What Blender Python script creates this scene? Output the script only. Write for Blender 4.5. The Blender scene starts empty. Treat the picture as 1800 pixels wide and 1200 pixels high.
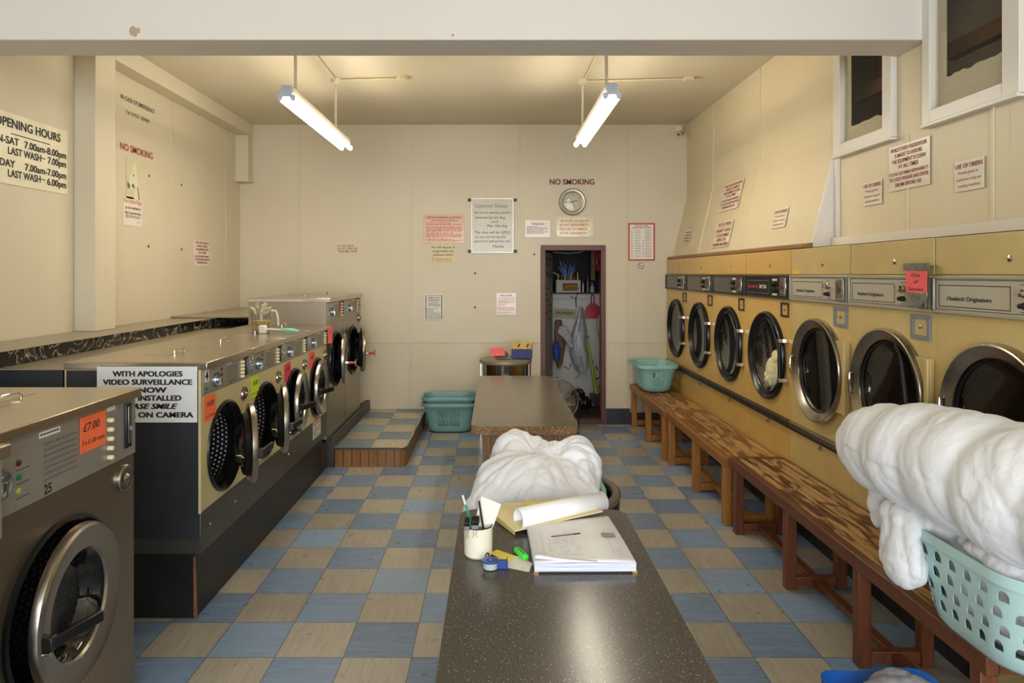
import bpy, bmesh, math, random
from mathutils import Vector, Matrix
RND = random.Random(11)
SC = bpy.context.scene
COL = SC.collection
PI = math.pi
V = Vector

# ------------------------------------------------------------------ camera
cam = bpy.data.objects.new('camera', bpy.data.cameras.new('camera'))
COL.objects.link(cam)
cam.location = (0, 0, 1.68)
cam.rotation_euler = (PI / 2, 0, 0)
cam.data.lens = 24.0
cam.data.sensor_width = 36.0
cam.data.shift_x = 29 / 1800
cam.data.shift_y = -119 / 1800
cam.data.clip_start = .02
SC.camera = cam
# ------------------------------------------------------------------ colour management
SC.view_settings.view_transform = 'Standard'
SC.view_settings.look = 'None'
SC.view_settings.gamma = 1
SC.view_settings.use_curve_mapping = False
SC.view_settings.exposure = 0.62
# ------------------------------------------------------------------ world and daylight
W = bpy.data.worlds.new('world'); SC.world = W; W.use_nodes = True
W.node_tree.nodes['Background'].inputs[0].default_value = (.75, .85, 1, 1)
W.node_tree.nodes['Background'].inputs[1].default_value = .6
def area_light(name, loc, rot, sx, sy, power, color):
    l = bpy.data.lights.new(name, 'AREA'); l.shape = 'RECTANGLE'; l.size = sx; l.size_y = sy
    l.energy = power; l.color = color
    o = bpy.data.objects.new(name, l); COL.objects.link(o); o.location = loc; o.rotation_euler = rot
    return o
# daylight falling through the shopfront window behind the camera
area_light('shopfront_daylight', (0.2, -2.75, 1.75), (PI / 2, 0, 0), 4.4, 2.3, 190, (.90, .95, 1.0))
TUBE_STRENGTH = 27.0

# ------------------------------------------------------------------ material helpers
def srgb(r, g, b):
    f = lambda c: (c / 255 / 12.92) if c / 255 <= .04045 else ((c / 255 + .055) / 1.055) ** 2.4
    return (f(r), f(g), f(b), 1)
class NT:
    def __init__(s, name):
        s.m = bpy.data.materials.new(name); s.m.use_nodes = True
        s.t = s.m.node_tree; s.b = s.t.nodes['Principled BSDF']
        s.tc = s.t.nodes.new('ShaderNodeTexCoord')
    def n(s, typ, **kw):
        x = s.t.nodes.new(typ)
        for k, v in kw.items():
            if k.startswith('_'): setattr(x, k[1:], v)
            else:
                key = int(k[1:]) if k[0] == 'i' and k[1:].isdigit() else k.replace('__', ' ')
                s.put(x.inputs[key], v)
        return x
    def put(s, sock, v):
        if isinstance(v, bpy.types.NodeSocket): s.t.links.new(v, sock)
        else: sock.default_value = v
    def m_(s, op, a, b=0.0, c=0.0):
        x = s.n('ShaderNodeMath', _operation=op, i0=a, i1=b)
        if op in ('MULTIPLY_ADD', 'COMPARE', 'SMOOTH_MIN', 'WRAP'): s.put(x.inputs[2], c)
        return x.outputs[0]
    def mapping(s, scale=(1, 1, 1), rot=(0, 0, 0), loc=(0, 0, 0), src='Object'):
        return s.n('ShaderNodeMapping', Vector=s.tc.outputs[src], Scale=scale, Rotation=rot, Location=loc).outputs[0]
    def noise(s, scale=5, detail=3, vec=None, rough=.55, dist=0.0):
        x = s.n('ShaderNodeTexNoise', Scale=scale, Detail=detail, Roughness=rough, Distortion=dist)
        s.put(x.inputs['Vector'], vec if vec is not None else s.tc.outputs['Object'])
        return x.outputs['Fac']
    def ramp(s, fac, stops):
        x = s.n('ShaderNodeValToRGB', Fac=fac); cr = x.color_ramp
        while len(cr.elements) < len(stops): cr.elements.new(.5)
        for e, (p, c) in zip(cr.elements, stops):
            e.position = p; e.color = c if not isinstance(c, (int, float)) else (c, c, c, 1)
        return x.outputs[0]
    def mix(s, f, a, b):
        x = s.n('ShaderNodeMix', _data_type='RGBA')
        s.put(x.inputs[0], f); s.put(x.inputs[6], a); s.put(x.inputs[7], b)
        return x.outputs[2]
    def bump(s, h, strength=.3, dist=.01):
        x = s.n('ShaderNodeBump', Height=h, Strength=strength, Distance=dist)
        s.put(s.b.inputs['Normal'], x.outputs[0])
    def set(s, **kw):
        for k, v in kw.items(): s.put(s.b.inputs[k.replace('__', ' ')], v)
        return s.m
MATS = {}
def mat(name, col, rough=.5, metal=0.0, var=.06, scale=8.0, bump=0.0, bscale=60, spec=.5, stretch=(1, 1, 1), coat=0.0, **kw):
    if name in MATS: return MATS[name]
    s = NT(name)
    c = srgb(*col)
    if var:
        nz = s.noise(scale, 3, s.mapping(stretch))
        lo = tuple(x * (1 - var * 2) for x in c[:3]) + (1,)
        hi = tuple(min(1, x * (1 + var * 2)) for x in c[:3]) + (1,)
        s.set(Base__Color=s.ramp(nz, [(.3, lo), (.7, hi)]))
    else: s.set(Base__Color=c)
    s.set(Roughness=rough, Metallic=metal)
    s.b.inputs['Specular IOR Level'].default_value = spec
    if coat: s.set(Coat__Weight=coat)
    if bump: s.bump(s.noise(bscale, 3, s.mapping(stretch)), bump, .004)
    for k, v in kw.items(): s.put(s.b.inputs[k.replace('__', ' ')], v)
    MATS[name] = s.m
    return s.m

# ------------------------------------------------------------------ mesh helper
class MB:
    def __init__(s, off=(0, 0, 0)):
        s.bm = bmesh.new(); s.off = V(off); s.mi = 0
    def face(s, pts):
        vs = [s.bm.verts.new(p) for p in pts]
        f = s.bm.faces.new(vs); f.material_index = s.mi; return f
    def quadstrip(s, A, B, closed=True):
        n = len(A)
        va = [s.bm.verts.new(p) for p in A]; vb = [s.bm.verts.new(p) for p in B]
        for i in range(n if closed else n - 1):
            j = (i + 1) % n
            f = s.bm.faces.new((va[i], va[j], vb[j], vb[i])); f.material_index = s.mi
        return s
    def box(s, x0, x1, y0, y1, z0, z1, M=None):
        P = [V((x, y, z)) for z in (z0, z1) for y in (y0, y1) for x in (x0, x1)]
        if M: P = [M @ p for p in P]
        v = [s.bm.verts.new(p) for p in P]
        for q in ((0, 2, 3, 1), (4, 5, 7, 6), (0, 1, 5, 4), (2, 6, 7, 3), (0, 4, 6, 2), (1, 3, 7, 5)):
            f = s.bm.faces.new([v[i] for i in q]); f.material_index = s.mi
        return s
    def bar(s, p0, p1, w, h, up=(0, 0, 1)):
        p0, p1 = V(p0), V(p1); d = (p1 - p0); L = d.length; d.normalize()
        u = V(up).cross(d)
        if u.length < 1e-4: u = V((1, 0, 0))
        u.normalize(); w2 = d.cross(u)
        M = Matrix((u, d, w2)).transposed().to_4x4(); M.translation = p0
        return s.box(-w / 2, w / 2, 0, L, -h / 2, h / 2, M)
    def ring(s, c, n, r, seg, a0=0.0):
        n = V(n).normalized(); t = V((0, 0, 1)) if abs(n.z) < .9 else V((1, 0, 0))
        u = t.cross(n).normalized(); w = n.cross(u)
        return [V(c) + u * (r * math.cos(a0 + 2 * PI * i / seg)) + w * (r * math.sin(a0 + 2 * PI * i / seg)) for i in range(seg)]
    def lathe(s, prof, c=(0, 0, 0), axis=(0, 0, 1), seg=32, closed=False):
        ax = V(axis).normalized(); rows = []
        for r, h in prof:
            if r < 1e-6: rows.append([s.bm.verts.new(V(c) + ax * h)])
            else: rows.append([s.bm.verts.new(p) for p in s.ring(V(c) + ax * h, ax, r, seg)])
        if closed: rows.append(rows[0])
        for A, B in zip(rows, rows[1:]):
            for i in range(seg):
                j = (i + 1) % seg
                q = [A[i % len(A)], A[j % len(A)], B[j % len(B)], B[i % len(B)]]
                u = []
                for x in q:
                    if x not in u: u.append(x)
                if len(u) > 2:
                    try: f = s.bm.faces.new(u); f.material_index = s.mi
                    except ValueError: pass
        return s
    def cyl(s, p0, p1, r, r1=None, seg=16):
        p0, p1 = V(p0), V(p1); L = (p1 - p0).length
        return s.lathe([(0, 0), (r, 0), (r if r1 is None else r1, L), (0, L)], p0, p1 - p0, seg)
    def tube(s, pts, r, seg=8, closed=False, flat=None):
        pts = [V(p) for p in pts]; n = len(pts); rows = []; prev = None
        for i, p in enumerate(pts):
            if closed: d = pts[(i + 1) % n] - pts[i - 1]
            else: d = pts[min(i + 1, n - 1)] - pts[max(i - 1, 0)]
            d.normalize()
            if prev is None:
                t = V((0, 0, 1)) if abs(d.z) < .9 else V((1, 0, 0)); u = t.cross(d).normalized()
            else: u = (prev - d * prev.dot(d)).normalized()
            prev = u; w = d.cross(u)
            rr = r[i] if isinstance(r, (list, tuple)) else r
            rows.append([s.bm.verts.new(p + u * (rr * math.cos(2 * PI * k / seg)) + w * (rr * (flat or 1) * math.sin(2 * PI * k / seg))) for k in range(seg)])
        R2 = rows + [rows[0]] if closed else rows
        for A, B in zip(R2, R2[1:]):
            for k in range(seg):
                f = s.bm.faces.new((A[k], A[(k + 1) % seg], B[(k + 1) % seg], B[k])); f.material_index = s.mi
        if not closed:
            for A in (rows[0][::-1], rows[-1]):
                f = s.bm.faces.new(A); f.material_index = s.mi
        return s
    def prism(s, pts, d):
        d = V(d); A = [s.bm.verts.new(V(p)) for p in pts]; B = [s.bm.verts.new(V(p) + d) for p in pts]; n = len(A)
        for i in range(n):
            f = s.bm.faces.new((A[i], A[(i + 1) % n], B[(i + 1) % n], B[i])); f.material_index = s.mi
        for q in (A[::-1], B):
            f = s.bm.faces.new(q); f.material_index = s.mi
        return s
    def plate_hole(s, O, U, Vv, w0, w1, h0, h1, cu, cv, r, seg=64):
        """rectangle [w0,w1]x[h0,h1] in plane O,U,V with a round hole"""
        O, U, Vv = V(O), V(U), V(Vv)
        ang = [2 * PI * i / seg for i in range(seg)] + [math.atan2(b - cv, a - cu) % (2 * PI) for a in (w0, w1) for b in (h0, h1)]
        ang = sorted(set(round(a, 6) for a in ang)); A = []; B = []
        for a in ang:
            c, t = math.cos(a), math.sin(a)
            k = min([((w1 if c > 0 else w0) - cu) / c if abs(c) > 1e-9 else 1e9, ((h1 if t > 0 else h0) - cv) / t if abs(t) > 1e-9 else 1e9])
            A.append(O + U * (cu + r * c) + Vv * (cv + r * t)); B.append(O + U * (cu + k * c) + Vv * (cv + k * t))
        return s.quadstrip(A, B)
    def build(s, name, m, parent=None, bevel=0.0, angle=35, kind=None, loc=None, origin=False, thing=None, weld=1e-5, segs=2):
        bm = s.bm
        bmesh.ops.remove_doubles(bm, verts=bm.verts, dist=weld)
        if origin and loc is None:
            lo = [min(v.co[i] for v in bm.verts) for i in range(3)]; hi = [max(v.co[i] for v in bm.verts) for i in range(3)]
            loc = V(((lo[0] + hi[0]) / 2, (lo[1] + hi[1]) / 2, lo[2]))
        sh = s.off.copy()
        if loc is not None: sh = sh + V(loc)
        if sh.length: bmesh.ops.translate(bm, verts=bm.verts, vec=-sh)
        bmesh.ops.recalc_face_normals(bm, faces=bm.faces)
        me = bpy.data.meshes.new(name); bm.to_mesh(me); bm.free()
        for x in (m if isinstance(m, (list, tuple)) else [m]): me.materials.append(x)
        me.shade_smooth(); me.set_sharp_from_angle(angle=math.radians(angle))
        o = bpy.data.objects.new(name, me); COL.objects.link(o)
        if loc is not None: o.location = V(loc)
        if parent: o.parent = parent
        if bevel:
            b = o.modifiers.new('bevel', 'BEVEL'); b.width = bevel; b.segments = segs; b.limit_method = 'ANGLE'; b.angle_limit = math.radians(40)
        if kind: o['kind'] = kind
        if thing: tag(o, *thing)
        return o
def tag(o, label, cat, group=None):
    o['label'] = label; o['category'] = cat
    if group: o['group'] = group
    return o
def empty(name, loc, label, cat, group=None):
    o = bpy.data.objects.new(name, None); COL.objects.link(o); o.location = loc; o.empty_display_size = .1
    return tag(o, label, cat, group)
def struct(name, mb, m, **kw): return mb.build(name, m, kind='structure', **kw)

# ------------------------------------------------------------------ text
_TX = {}
def text_geo(string, bold=0.0, shear=0.0):
    k = (string, bold, shear)
    if k in _TX: return _TX[k]
    cu = bpy.data.curves.new('t', 'FONT'); cu.body = string; cu.size = 1; cu.offset = bold; cu.shear = shear; cu.resolution_u = 3
    o = bpy.data.objects.new('t', cu)
    me = bpy.data.meshes.new_from_object(o)
    vs = [v.co.copy() for v in me.vertices]; fs = [tuple(p.vertices) for p in me.polygons]
    bpy.data.objects.remove(o); bpy.data.curves.remove(cu); bpy.data.meshes.remove(me)
    if not vs: vs = [V((0, 0, 0))] ; fs = []
    x0 = min(v.x for v in vs); x1 = max(v.x for v in vs)
    _TX[k] = (vs, fs, x0, x1); return _TX[k]
def put_text(mb, string, x, y, h, w=None, align='C', bold=.012, shear=0.0, z=.0, slope=0.0):
    """text in the local x-y plane; y is the baseline, h the capital height, w the total width"""
    heavy = bold if bold > .015 else 0.0
    vs, fs, x0, x1 = text_geo(string, .004 if heavy else min(bold, .012), shear)
    sy = h / .70; wd = max(x1 - x0, 1e-3); sx = (w / wd) if w else sy * .92
    tw = wd * sx; ox = x - (tw / 2 if align == 'C' else tw if align == 'R' else 0)
    e = heavy * .9
    for k, (dx, dy) in enumerate(((0, 0), (-e, e * .5), (e, e * .5), (-e, -e * .5), (e, -e * .5)) if heavy else ((0, 0),)):
        vv = [mb.bm.verts.new((ox + (v.x - x0 + dx) * sx, y + (v.y + dy) * sy + slope * (v.x - x0) * sx, z + k * 2e-5)) for v in vs]
        for f in fs:
            try: g = mb.bm.faces.new([vv[i] for i in f]); g.material_index = mb.mi
            except ValueError: pass
def put_bars(mb, x0, x1, y0, y1, n, th=None, seed=0, z=0.0):
    """print too small to read: rows of word-long dashes"""
    rr = random.Random(seed + n); st = (y1 - y0) / max(n, 1); th = th or abs(st) * .42
    for i in range(n):
        y = y0 + st * (i + .5); x = x0; xe = x1 if rr.random() < .7 else x0 + (x1 - x0) * rr.uniform(.5, .9)
        while x < xe:
            w = min((x1 - x0) * rr.uniform(.05, .16), xe - x)
            mb.face([(x, y - th / 2, z), (x + w, y - th / 2, z), (x + w, y + th / 2, z), (x, y + th / 2, z)]); x += w + (x1 - x0) * .025
def frame_matrix(o, u, v):
    u = V(u).normalized(); v = V(v).normalized(); n = u.cross(v).normalized(); v = n.cross(u)
    M = Matrix((u, v, n)).transposed().to_4x4(); M.translation = V(o); return M
def rect(mb, x0, x1, y0, y1, z=0.0):
    mb.face([(x0, y0, z), (x1, y0, z), (x1, y1, z), (x0, y1, z)])
INK = {}
def ink(name):
    tbl = {'black': (28, 26, 24), 'red': (150, 40, 38), 'maroon': (110, 28, 26), 'grey': (105, 98, 92), 'orange': (205, 120, 60), 'pink': (196, 90, 80),
           'blue': (60, 80, 150), 'white': (225, 220, 210), 'palered': (175, 110, 95), 'olive': (70, 66, 40), 'palegrey': (150, 142, 135)}
    if name not in INK: INK[name] = mat('ink_' + name, tbl[name], .6, var=0)
    return INK[name]
def sign(name, label, cat, o, u, v, w, h, m, lines, thick=.003, group=None, child='lettering', extra=None, bevel=0):
    """panel centred at o; lines: (kind, ...) with positions given as fractions of the panel, y from the top"""
    M = frame_matrix(o, u, v)
    mb = MB(); mb.box(-w / 2, w / 2, -h / 2, h / 2, 0, thick)
    root = mb.build(name, m, bevel=bevel); root.matrix_world = M
    tag(root, label, cat, group)
    cols = []; tb = MB(); zz = thick + .0012
    for L in lines:
        k, c = L[0], L[1]
        if c not in cols: cols.append(c)
        tb.mi = cols.index(c)
        if k == 't':      # text, colour, string, xc, y_base, cap height, width, opts
            _, _, s, xc, yb, ch, tw = L[:7]; op = L[7] if len(L) > 7 else {}
            put_text(tb, s, (xc - .5) * w, (.5 - yb) * h, ch * h, tw * w if tw else None, z=zz, **op)
        elif k == 'b':    # bars: x0,x1,y0,y1,n
            _, _, x0, x1, y0, y1, n = L[:7]
            put_bars(tb, (x0 - .5) * w, (x1 - .5) * w, (.5 - y0) * h, (.5 - y1) * h, n, seed=int(x0 * 100 + y0 * 1000), z=zz)
        elif k == 'r':
            _, _, x0, x1, y0, y1 = L[:6]
            rect(tb, (x0 - .5) * w, (x1 - .5) * w, (.5 - y1) * h, (.5 - y0) * h, zz - .0005)
    if lines: tb.build(child, [ink(c) for c in cols], root, weld=1e-7)
    return root
# ================================================================== MATERIALS
def checker(name, x0, y0, T, flip=0, blue=(120, 142, 170), cream=(164, 156, 142)):
    s = NT(name)
    sp = s.n('ShaderNodeSeparateXYZ', Vector=s.tc.outputs['Object'])
    fx = s.m_('DIVIDE', s.m_('SUBTRACT', sp.outputs[0], x0), T); fy = s.m_('DIVIDE', s.m_('SUBTRACT', sp.outputs[1], y0), T)
    ix = s.m_('FLOOR', fx); iy = s.m_('FLOOR', fy)
    par = s.m_('FLOORED_MODULO', s.m_('ADD', s.m_('ADD', ix, iy), float(flip)), 2.0)
    cell = s.n('ShaderNodeCombineXYZ', X=ix, Y=iy).outputs[0]
    wn = s.n('ShaderNodeTexWhiteNoise', _noise_dimensions='2D', Vector=cell)
    rnd = wn.outputs['Value']; sep = s.n('ShaderNodeSeparateColor', Color=wn.outputs['Color'])
    # marbling streaks: along x on blue tiles, along y on cream tiles
    pos = s.n('ShaderNodeVectorMath', _operation='ADD', i0=s.tc.outputs['Object'], i1=s.n('ShaderNodeVectorMath', _operation='SCALE', i0=wn.outputs['Color'], Scale=7.0).outputs[0]).outputs[0]
    sb = s.noise(1.0, 4, s.n('ShaderNodeMapping', Vector=pos, Scale=(6, 60, 1), Rotation=(0, 0, .12)).outputs[0], .6, .6)
    sc = s.noise(1.0, 4, s.n('ShaderNodeMapping', Vector=pos, Scale=(60, 6, 1), Rotation=(0, 0, -.25)).outputs[0], .6, .6)
    B = srgb(*blue); K = srgb(*cream)
    mul = lambda c, f: tuple(min(1, x * f) for x in c[:3]) + (1,)
    bl = s.ramp(rnd, [(.0, mul(B, .70)), (.35, mul(B, .84)), (.6, B), (1, (B[0] * 1.28, B[1] * 1.22, B[2] * 1.12, 1))])
    cr = s.ramp(rnd, [(.0, mul(K, .82)), (.5, K), (1, mul(K, 1.15))])
    bl = s.mix(s.ramp(sb, [(.45, 0.0), (.72, .38)]), bl, mul(B, 1.7))
    cr = s.mix(s.ramp(sc, [(.36, .3), (.5, 0.0)]), cr, mul(K, .62))
    cr = s.mix(s.ramp(sc, [(.52, 0.0), (.68, .35)]), cr, mul(K, 1.35))
    col = s.mix(par, bl, cr)
    grime = s.noise(1.3, 5)
    col = s.mix(s.ramp(grime, [(.35, .12), (.6, 0.0)]), col, (.12, .10, .07, 1))
    ex = s.m_('PINGPONG', fx, .5); ey = s.m_('PINGPONG', fy, .5)
    e = s.m_('MINIMUM', ex, ey)
    line = s.m_('LESS_THAN', e, .0065)
    col = s.mix(s.m_('MULTIPLY', line, .75), col, (.035, .03, .025, 1))
    s.set(Base__Color=col, Roughness=s.ramp(s.noise(9, 4), [(.3, .26), (.7, .42)]))
    s.bump(s.m_('ADD', s.m_('MULTIPLY', s.m_('SUBTRACT', 1.0, line), 1.0), s.m_('MULTIPLY', s.noise(14, 3), .5)), .25, .002)
    return s.m
M_floor = checker('vinyl_tile_floor', -1.268, 2.99, .3)
M_step = checker('vinyl_tile_step', -.01, -.87, .3, 1, blue=(112, 134, 150), cream=(170, 160, 138))

def paint(name, col, dirt=.5, rough=.45, grain=True):
    s = NT(name); c = srgb(*col)
    lo = tuple(x * y for x, y in zip(c[:3], (.86, .82, .72))) + (1,)
    a = s.ramp(s.noise(.9, 5, None, .6), [(.38, 0.0), (.75, dirt)])
    k = s.mix(a, c, lo)
    if grain:
        st = s.noise(1.0, 4, s.mapping((38, 38, 1.2)), .6)
        k = s.mix(s.ramp(st, [(.55, 0.0), (.8, .22)]), k, lo)
    s.set(Base__Color=k, Roughness=rough)
    s.bump(s.noise(30, 3, s.mapping((1, 1, .3))), .08, .003)
    return s.m
M_wall = paint('cream_wall_panel', (206, 196, 172))
M_wallr = paint('cream_wall_panel_right', (212, 199, 168))
M_ceil = paint('cream_ceiling', (208, 199, 176), .6, .6, False)
M_beam = paint('off_white_plaster', (214, 207, 196), .25, .6, False)
M_white = paint('white_gloss_paint', (218, 212, 202), .35, .35)

def steel(name, col, rough=.3, stretch=(2, 60, 60), bump=.02, metal=1.0, blot=.06):
    s = NT(name); c = srgb(*col)
    n = s.noise(1.0, 4, s.mapping(stretch), .6); g = s.noise(2.2, 3)
    lo = tuple(x * (1 - blot) for x in c[:3]) + (1,); hi = tuple(min(1, x * (1 + blot)) for x in c[:3]) + (1,)
    s.set(Base__Color=s.ramp(g, [(.3, lo), (.7, hi)]), Metallic=metal, Roughness=s.ramp(g, [(.3, rough * .92), (.7, rough * 1.1)]))
    return s.m
M_steel = steel('brushed_stainless', (152, 140, 124), .34, (1.5, 1.5, 160), .02, .95, .03)
M_steel_lid = steel('brushed_stainless_lid', (190, 178, 158), .24, (120, 1.5, 1.5), .02, .95, .04)
M_steel_pan = steel('grey_control_panel', (158, 152, 142), .42, (2, 2, 120), .0, .5, .03)
M_steel_dark = steel('dark_stainless_plinth', (96, 94, 90), .36, (2, 2, 90), .02, .8, .06)
M_chrome = mat('chrome', (205, 200, 190), .12, 1.0, .03)
M_ringmetal = steel('turned_steel_ring', (168, 160, 148), .26, (5, 5, 5), .0, 1.0, .04)
M_cream = mat('cream_enamel', (198, 183, 134), .35, 0, .05, 3, spec=.5)
M_yel_a = mat('mustard_enamel', (194, 158, 90), .34, 0, .05, 2.5)
M_yel_b = mat('faded_mustard_enamel', (192, 168, 112), .38, 0, .06, 2.5)
M_black = mat('black_plastic', (20, 20, 21), .32, 0, .05)
M_rubber = mat('black_rubber', (16, 16, 17), .28, 0, .08)
M_blackpanel = mat('black_side_panel', (34, 35, 40), .5, 0, .12, 5, bump=.1)
M_blackbase = mat('black_plinth', (24, 23, 23), .42, 0, .2, 6, bump=.15)
M_ivory = mat('ivory_plastic', (222, 208, 165), .35, 0, .03)
M_white_pl = mat('white_plastic', (215, 212, 205), .4, 0, .03)
M_grey_pl = mat('grey_plastic', (118, 124, 130), .45, 0, .05)
M_paper = mat('white_paper', (222, 217, 206), .6, 0, .03)
M_paperlam = mat('laminated_paper', (226, 214, 202), .22, 0, .03)
M_papercool = mat('cool_white_board', (215, 214, 212), .35, 0, .02)
M_orange = mat('orange_note', (238, 108, 62), .6, 0, .03)
M_red_note = mat('coral_note', (236, 92, 92), .6, 0, .03)
M_pink_note = mat('crimson_note', (214, 60, 88), .6, 0, .03)
M_lime_note = mat('lime_note', (190, 214, 40), .6, 0, .03)
M_tape = mat('silver_tape', (140, 138, 132), .25, .8, .15, 30, bump=.4)

def glass(name, tint=(.55, .58, .56), refl=.06, rough=.04):
    s = NT(name); nt = s.t; nt.nodes.remove(s.b)
    out = [n for n in nt.nodes if n.type == 'OUTPUT_MATERIAL'][0]
    tr = s.n('ShaderNodeBsdfTransparent', Color=tint + (1,)); gl = s.n('ShaderNodeBsdfGlossy', Color=(.9, .9, .9, 1), Roughness=rough)
    lw = s.n('ShaderNodeLayerWeight', Blend=.5)
    mx = s.n('ShaderNodeMixShader', i1=tr.outputs[0], i2=gl.outputs[0])
    nt.links.new(s.m_('MULTIPLY_ADD', s.m_('POWER', lw.outputs['Facing'], 4.0), .5, refl), mx.inputs[0])
    nt.links.new(mx.outputs[0], out.inputs[0]); return s.m
M_glass = glass('door_glass', (.40, .42, .41), .07)
M_glass_clear = glass('clear_plastic', (.93, .93, .90), .03, .1)
def drum_mat(name, base, dot, ka, kx, rough=.4, metal=.3, r0=.17):
    """rows of dots wrapped round the drum axis (local x)"""
    s = NT(name); sp = s.n('ShaderNodeSeparateXYZ', Vector=s.tc.outputs['Object'])
    th = s.m_('ARCTAN2', sp.outputs[1], sp.outputs[2]); u = s.m_('MULTIPLY', th, ka / (2 * PI)); w = s.m_('MULTIPLY', sp.outputs[0], kx)
    iw = s.m_('FLOOR', w); u2 = s.m_('ADD', u, s.m_('MULTIPLY', s.m_('FLOORED_MODULO', iw, 2.0), .5))
    a = s.m_('SUBTRACT', s.m_('FRACT', u2), .5); b = s.m_('SUBTRACT', s.m_('FRACT', w), .5)
    d = s.m_('ADD', s.m_('MULTIPLY', a, a), s.m_('MULTIPLY', b, b))
    f = s.m_('LESS_THAN', d, .045)
    s.set(Base__Color=s.mix(f, srgb(*base), srgb(*dot)), Metallic=metal, Roughness=rough)
    s.bump(f, .4, .002)
    return s.m
M_drum = drum_mat('perforated_drum_glints', (28, 28, 30), (230, 226, 218), 56, 42, .4, 0)  # pale dots paint shiny highlights onto the black drum
M_drum_dry = drum_mat('perforated_dryer_drum', (88, 94, 92), (24, 24, 24), 90, 50, .45, .2)
M_drum_dark = drum_mat('dark_washer_drum', (26, 26, 28), (66, 66, 66), 70, 40, .4, 0)
M_glass_a = glass('drier_glass_reflective', (.62, .63, .62), .18)
M_glass_b = glass('drier_glass', (.42, .45, .44), .10)

def worktop(name, base=(80, 75, 70)):
    s = NT(name); c = srgb(*base)
    big = s.noise(3, 4)
    v1 = s.noise(260, 2); v2 = s.n('ShaderNodeTexVoronoi', Scale=95.0, Vector=s.tc.outputs['Object'])
    k = s.mix(s.ramp(v1, [(.40, .75), (.50, 0.0)]), c, tuple(x * .45 for x in c[:3]) + (1,))
    k = s.mix(s.ramp(v1, [(.60, 0.0), (.68, .5)]), k, srgb(150, 142, 132))
    k = s.mix(s.ramp(v2.outputs['Distance'], [(.10, .9), (.16, 0.0)]), k, srgb(200, 196, 188))
    k = s.mix(s.ramp(big, [(.4, .15), (.65, 0.0)]), k, (.03, .025, .02, 1))
    s.set(Base__Color=k, Roughness=s.ramp(s.noise(420, 2), [(.3, .17), (.7, .25)]))
    s.b.inputs['Specular IOR Level'].default_value = .3
    s.bump(v1, .08, .0005)
    return s.m
M_top = worktop('speckled_laminate')
M_top_far = worktop('speckled_laminate_worn', (112, 102, 88))
def chipboard():
    s = NT('chipboard_edge')
    v = s.noise(150, 3)
    s.set(Base__Color=s.ramp(v, [(.3, srgb(92, 62, 38)), (.5, srgb(150, 110, 74)), (.7, srgb(196, 160, 118))]), Roughness=.85)
    s.bump(v, .6, .004); return s.m
M_chip = chipboard()
def wood(name, a, b, stretch=(40, 2, 40), rough=.4, worn=None, wornc=(186, 146, 88), dist=1.2, amt=.5):
    s = NT(name)
    g = s.noise(1.0, 5, s.mapping(stretch), .6, dist)
    k = s.ramp(g, [(.3, srgb(*a)), (.7, srgb(*b))])
    if worn:
        w = s.noise(1.0, 5, s.mapping((worn, worn * .16, worn)), .62, 1.1)
        f = s.ramp(w, [(amt - .03, 0.0), (amt + .03, 1.0)])
        k = s.mix(f, k, s.ramp(g, [(.3, srgb(*[x * .82 for x in wornc])), (.7, srgb(*wornc))]))
        s.set(Roughness=s.ramp(f, [(0, rough), (1, .65)]))
    else: s.set(Roughness=rough)
    s.set(Base__Color=k); s.bump(g, .25, .002); return s.m
M_bench_slat = wood('worn_varnished_slat', (104, 62, 24), (140, 88, 36), worn=17, amt=.50)
M_bench_dark = wood('worn_dark_varnished_slat', (76, 40, 20), (104, 58, 30), worn=16, amt=.47, wornc=(190, 148, 88))
M_bench_leg = wood('pine_leg', (140, 88, 34), (172, 118, 54), (40, 40, 3))
M_bench_legd = wood('mahogany_stained_leg', (88, 46, 26), (116, 64, 36), (40, 40, 3))
M_bench_raild = wood('mahogany_stained_rail', (84, 44, 24), (110, 62, 36))
M_bench_rail = wood('pine_rail', (124, 78, 32), (152, 102, 50))
M_clad = wood('pine_cladding', (126, 82, 36), (158, 110, 56), (30, 30, 2), .35)
M_browntrim = wood('brown_varnished_trim', (120, 82, 48), (146, 104, 66))
M_doorframe = wood('red_brown_frame', (84, 46, 36), (104, 60, 48), (30, 30, 2), .45)
M_tablewood = wood('raw_table_timber', (122, 88, 60), (160, 122, 90), (30, 30, 2), .6)
def marble():
    s = NT('black_marble_laminate')
    w = s.n('ShaderNodeTexNoise', Scale=7.0, Detail=5.0, Distortion=2.2, Vector=s.mapping((1, .7, 1)))
    r = s.ramp(w.outputs[0], [(.44, (.012, .011, .010, 1)), (.485, (.05, .045, .035, 1)), (.50, srgb(190, 175, 145)), (.515, (.05, .045, .035, 1)), (.56, (.014, .012, .010, 1))])
    s.set(Base__Color=r, Roughness=.2); return s.m
M_marble = marble()
M_ledge = steel('grey_ledge_laminate', (150, 138, 116), .3, (10, 2, 10), .02, .0, .1)
def basket_mat(name, col, rough=.35):
    return mat(name, col, rough, 0, .04, 4, spec=.4, Subsurface__Weight=.0)
M_bask = basket_mat('mint_plastic', (140, 184, 178))
M_bask_pale = basket_mat('pale_mint_plastic', (180, 210, 206))
M_bask_dark = basket_mat('sea_green_plastic', (118, 160, 156))
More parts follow.
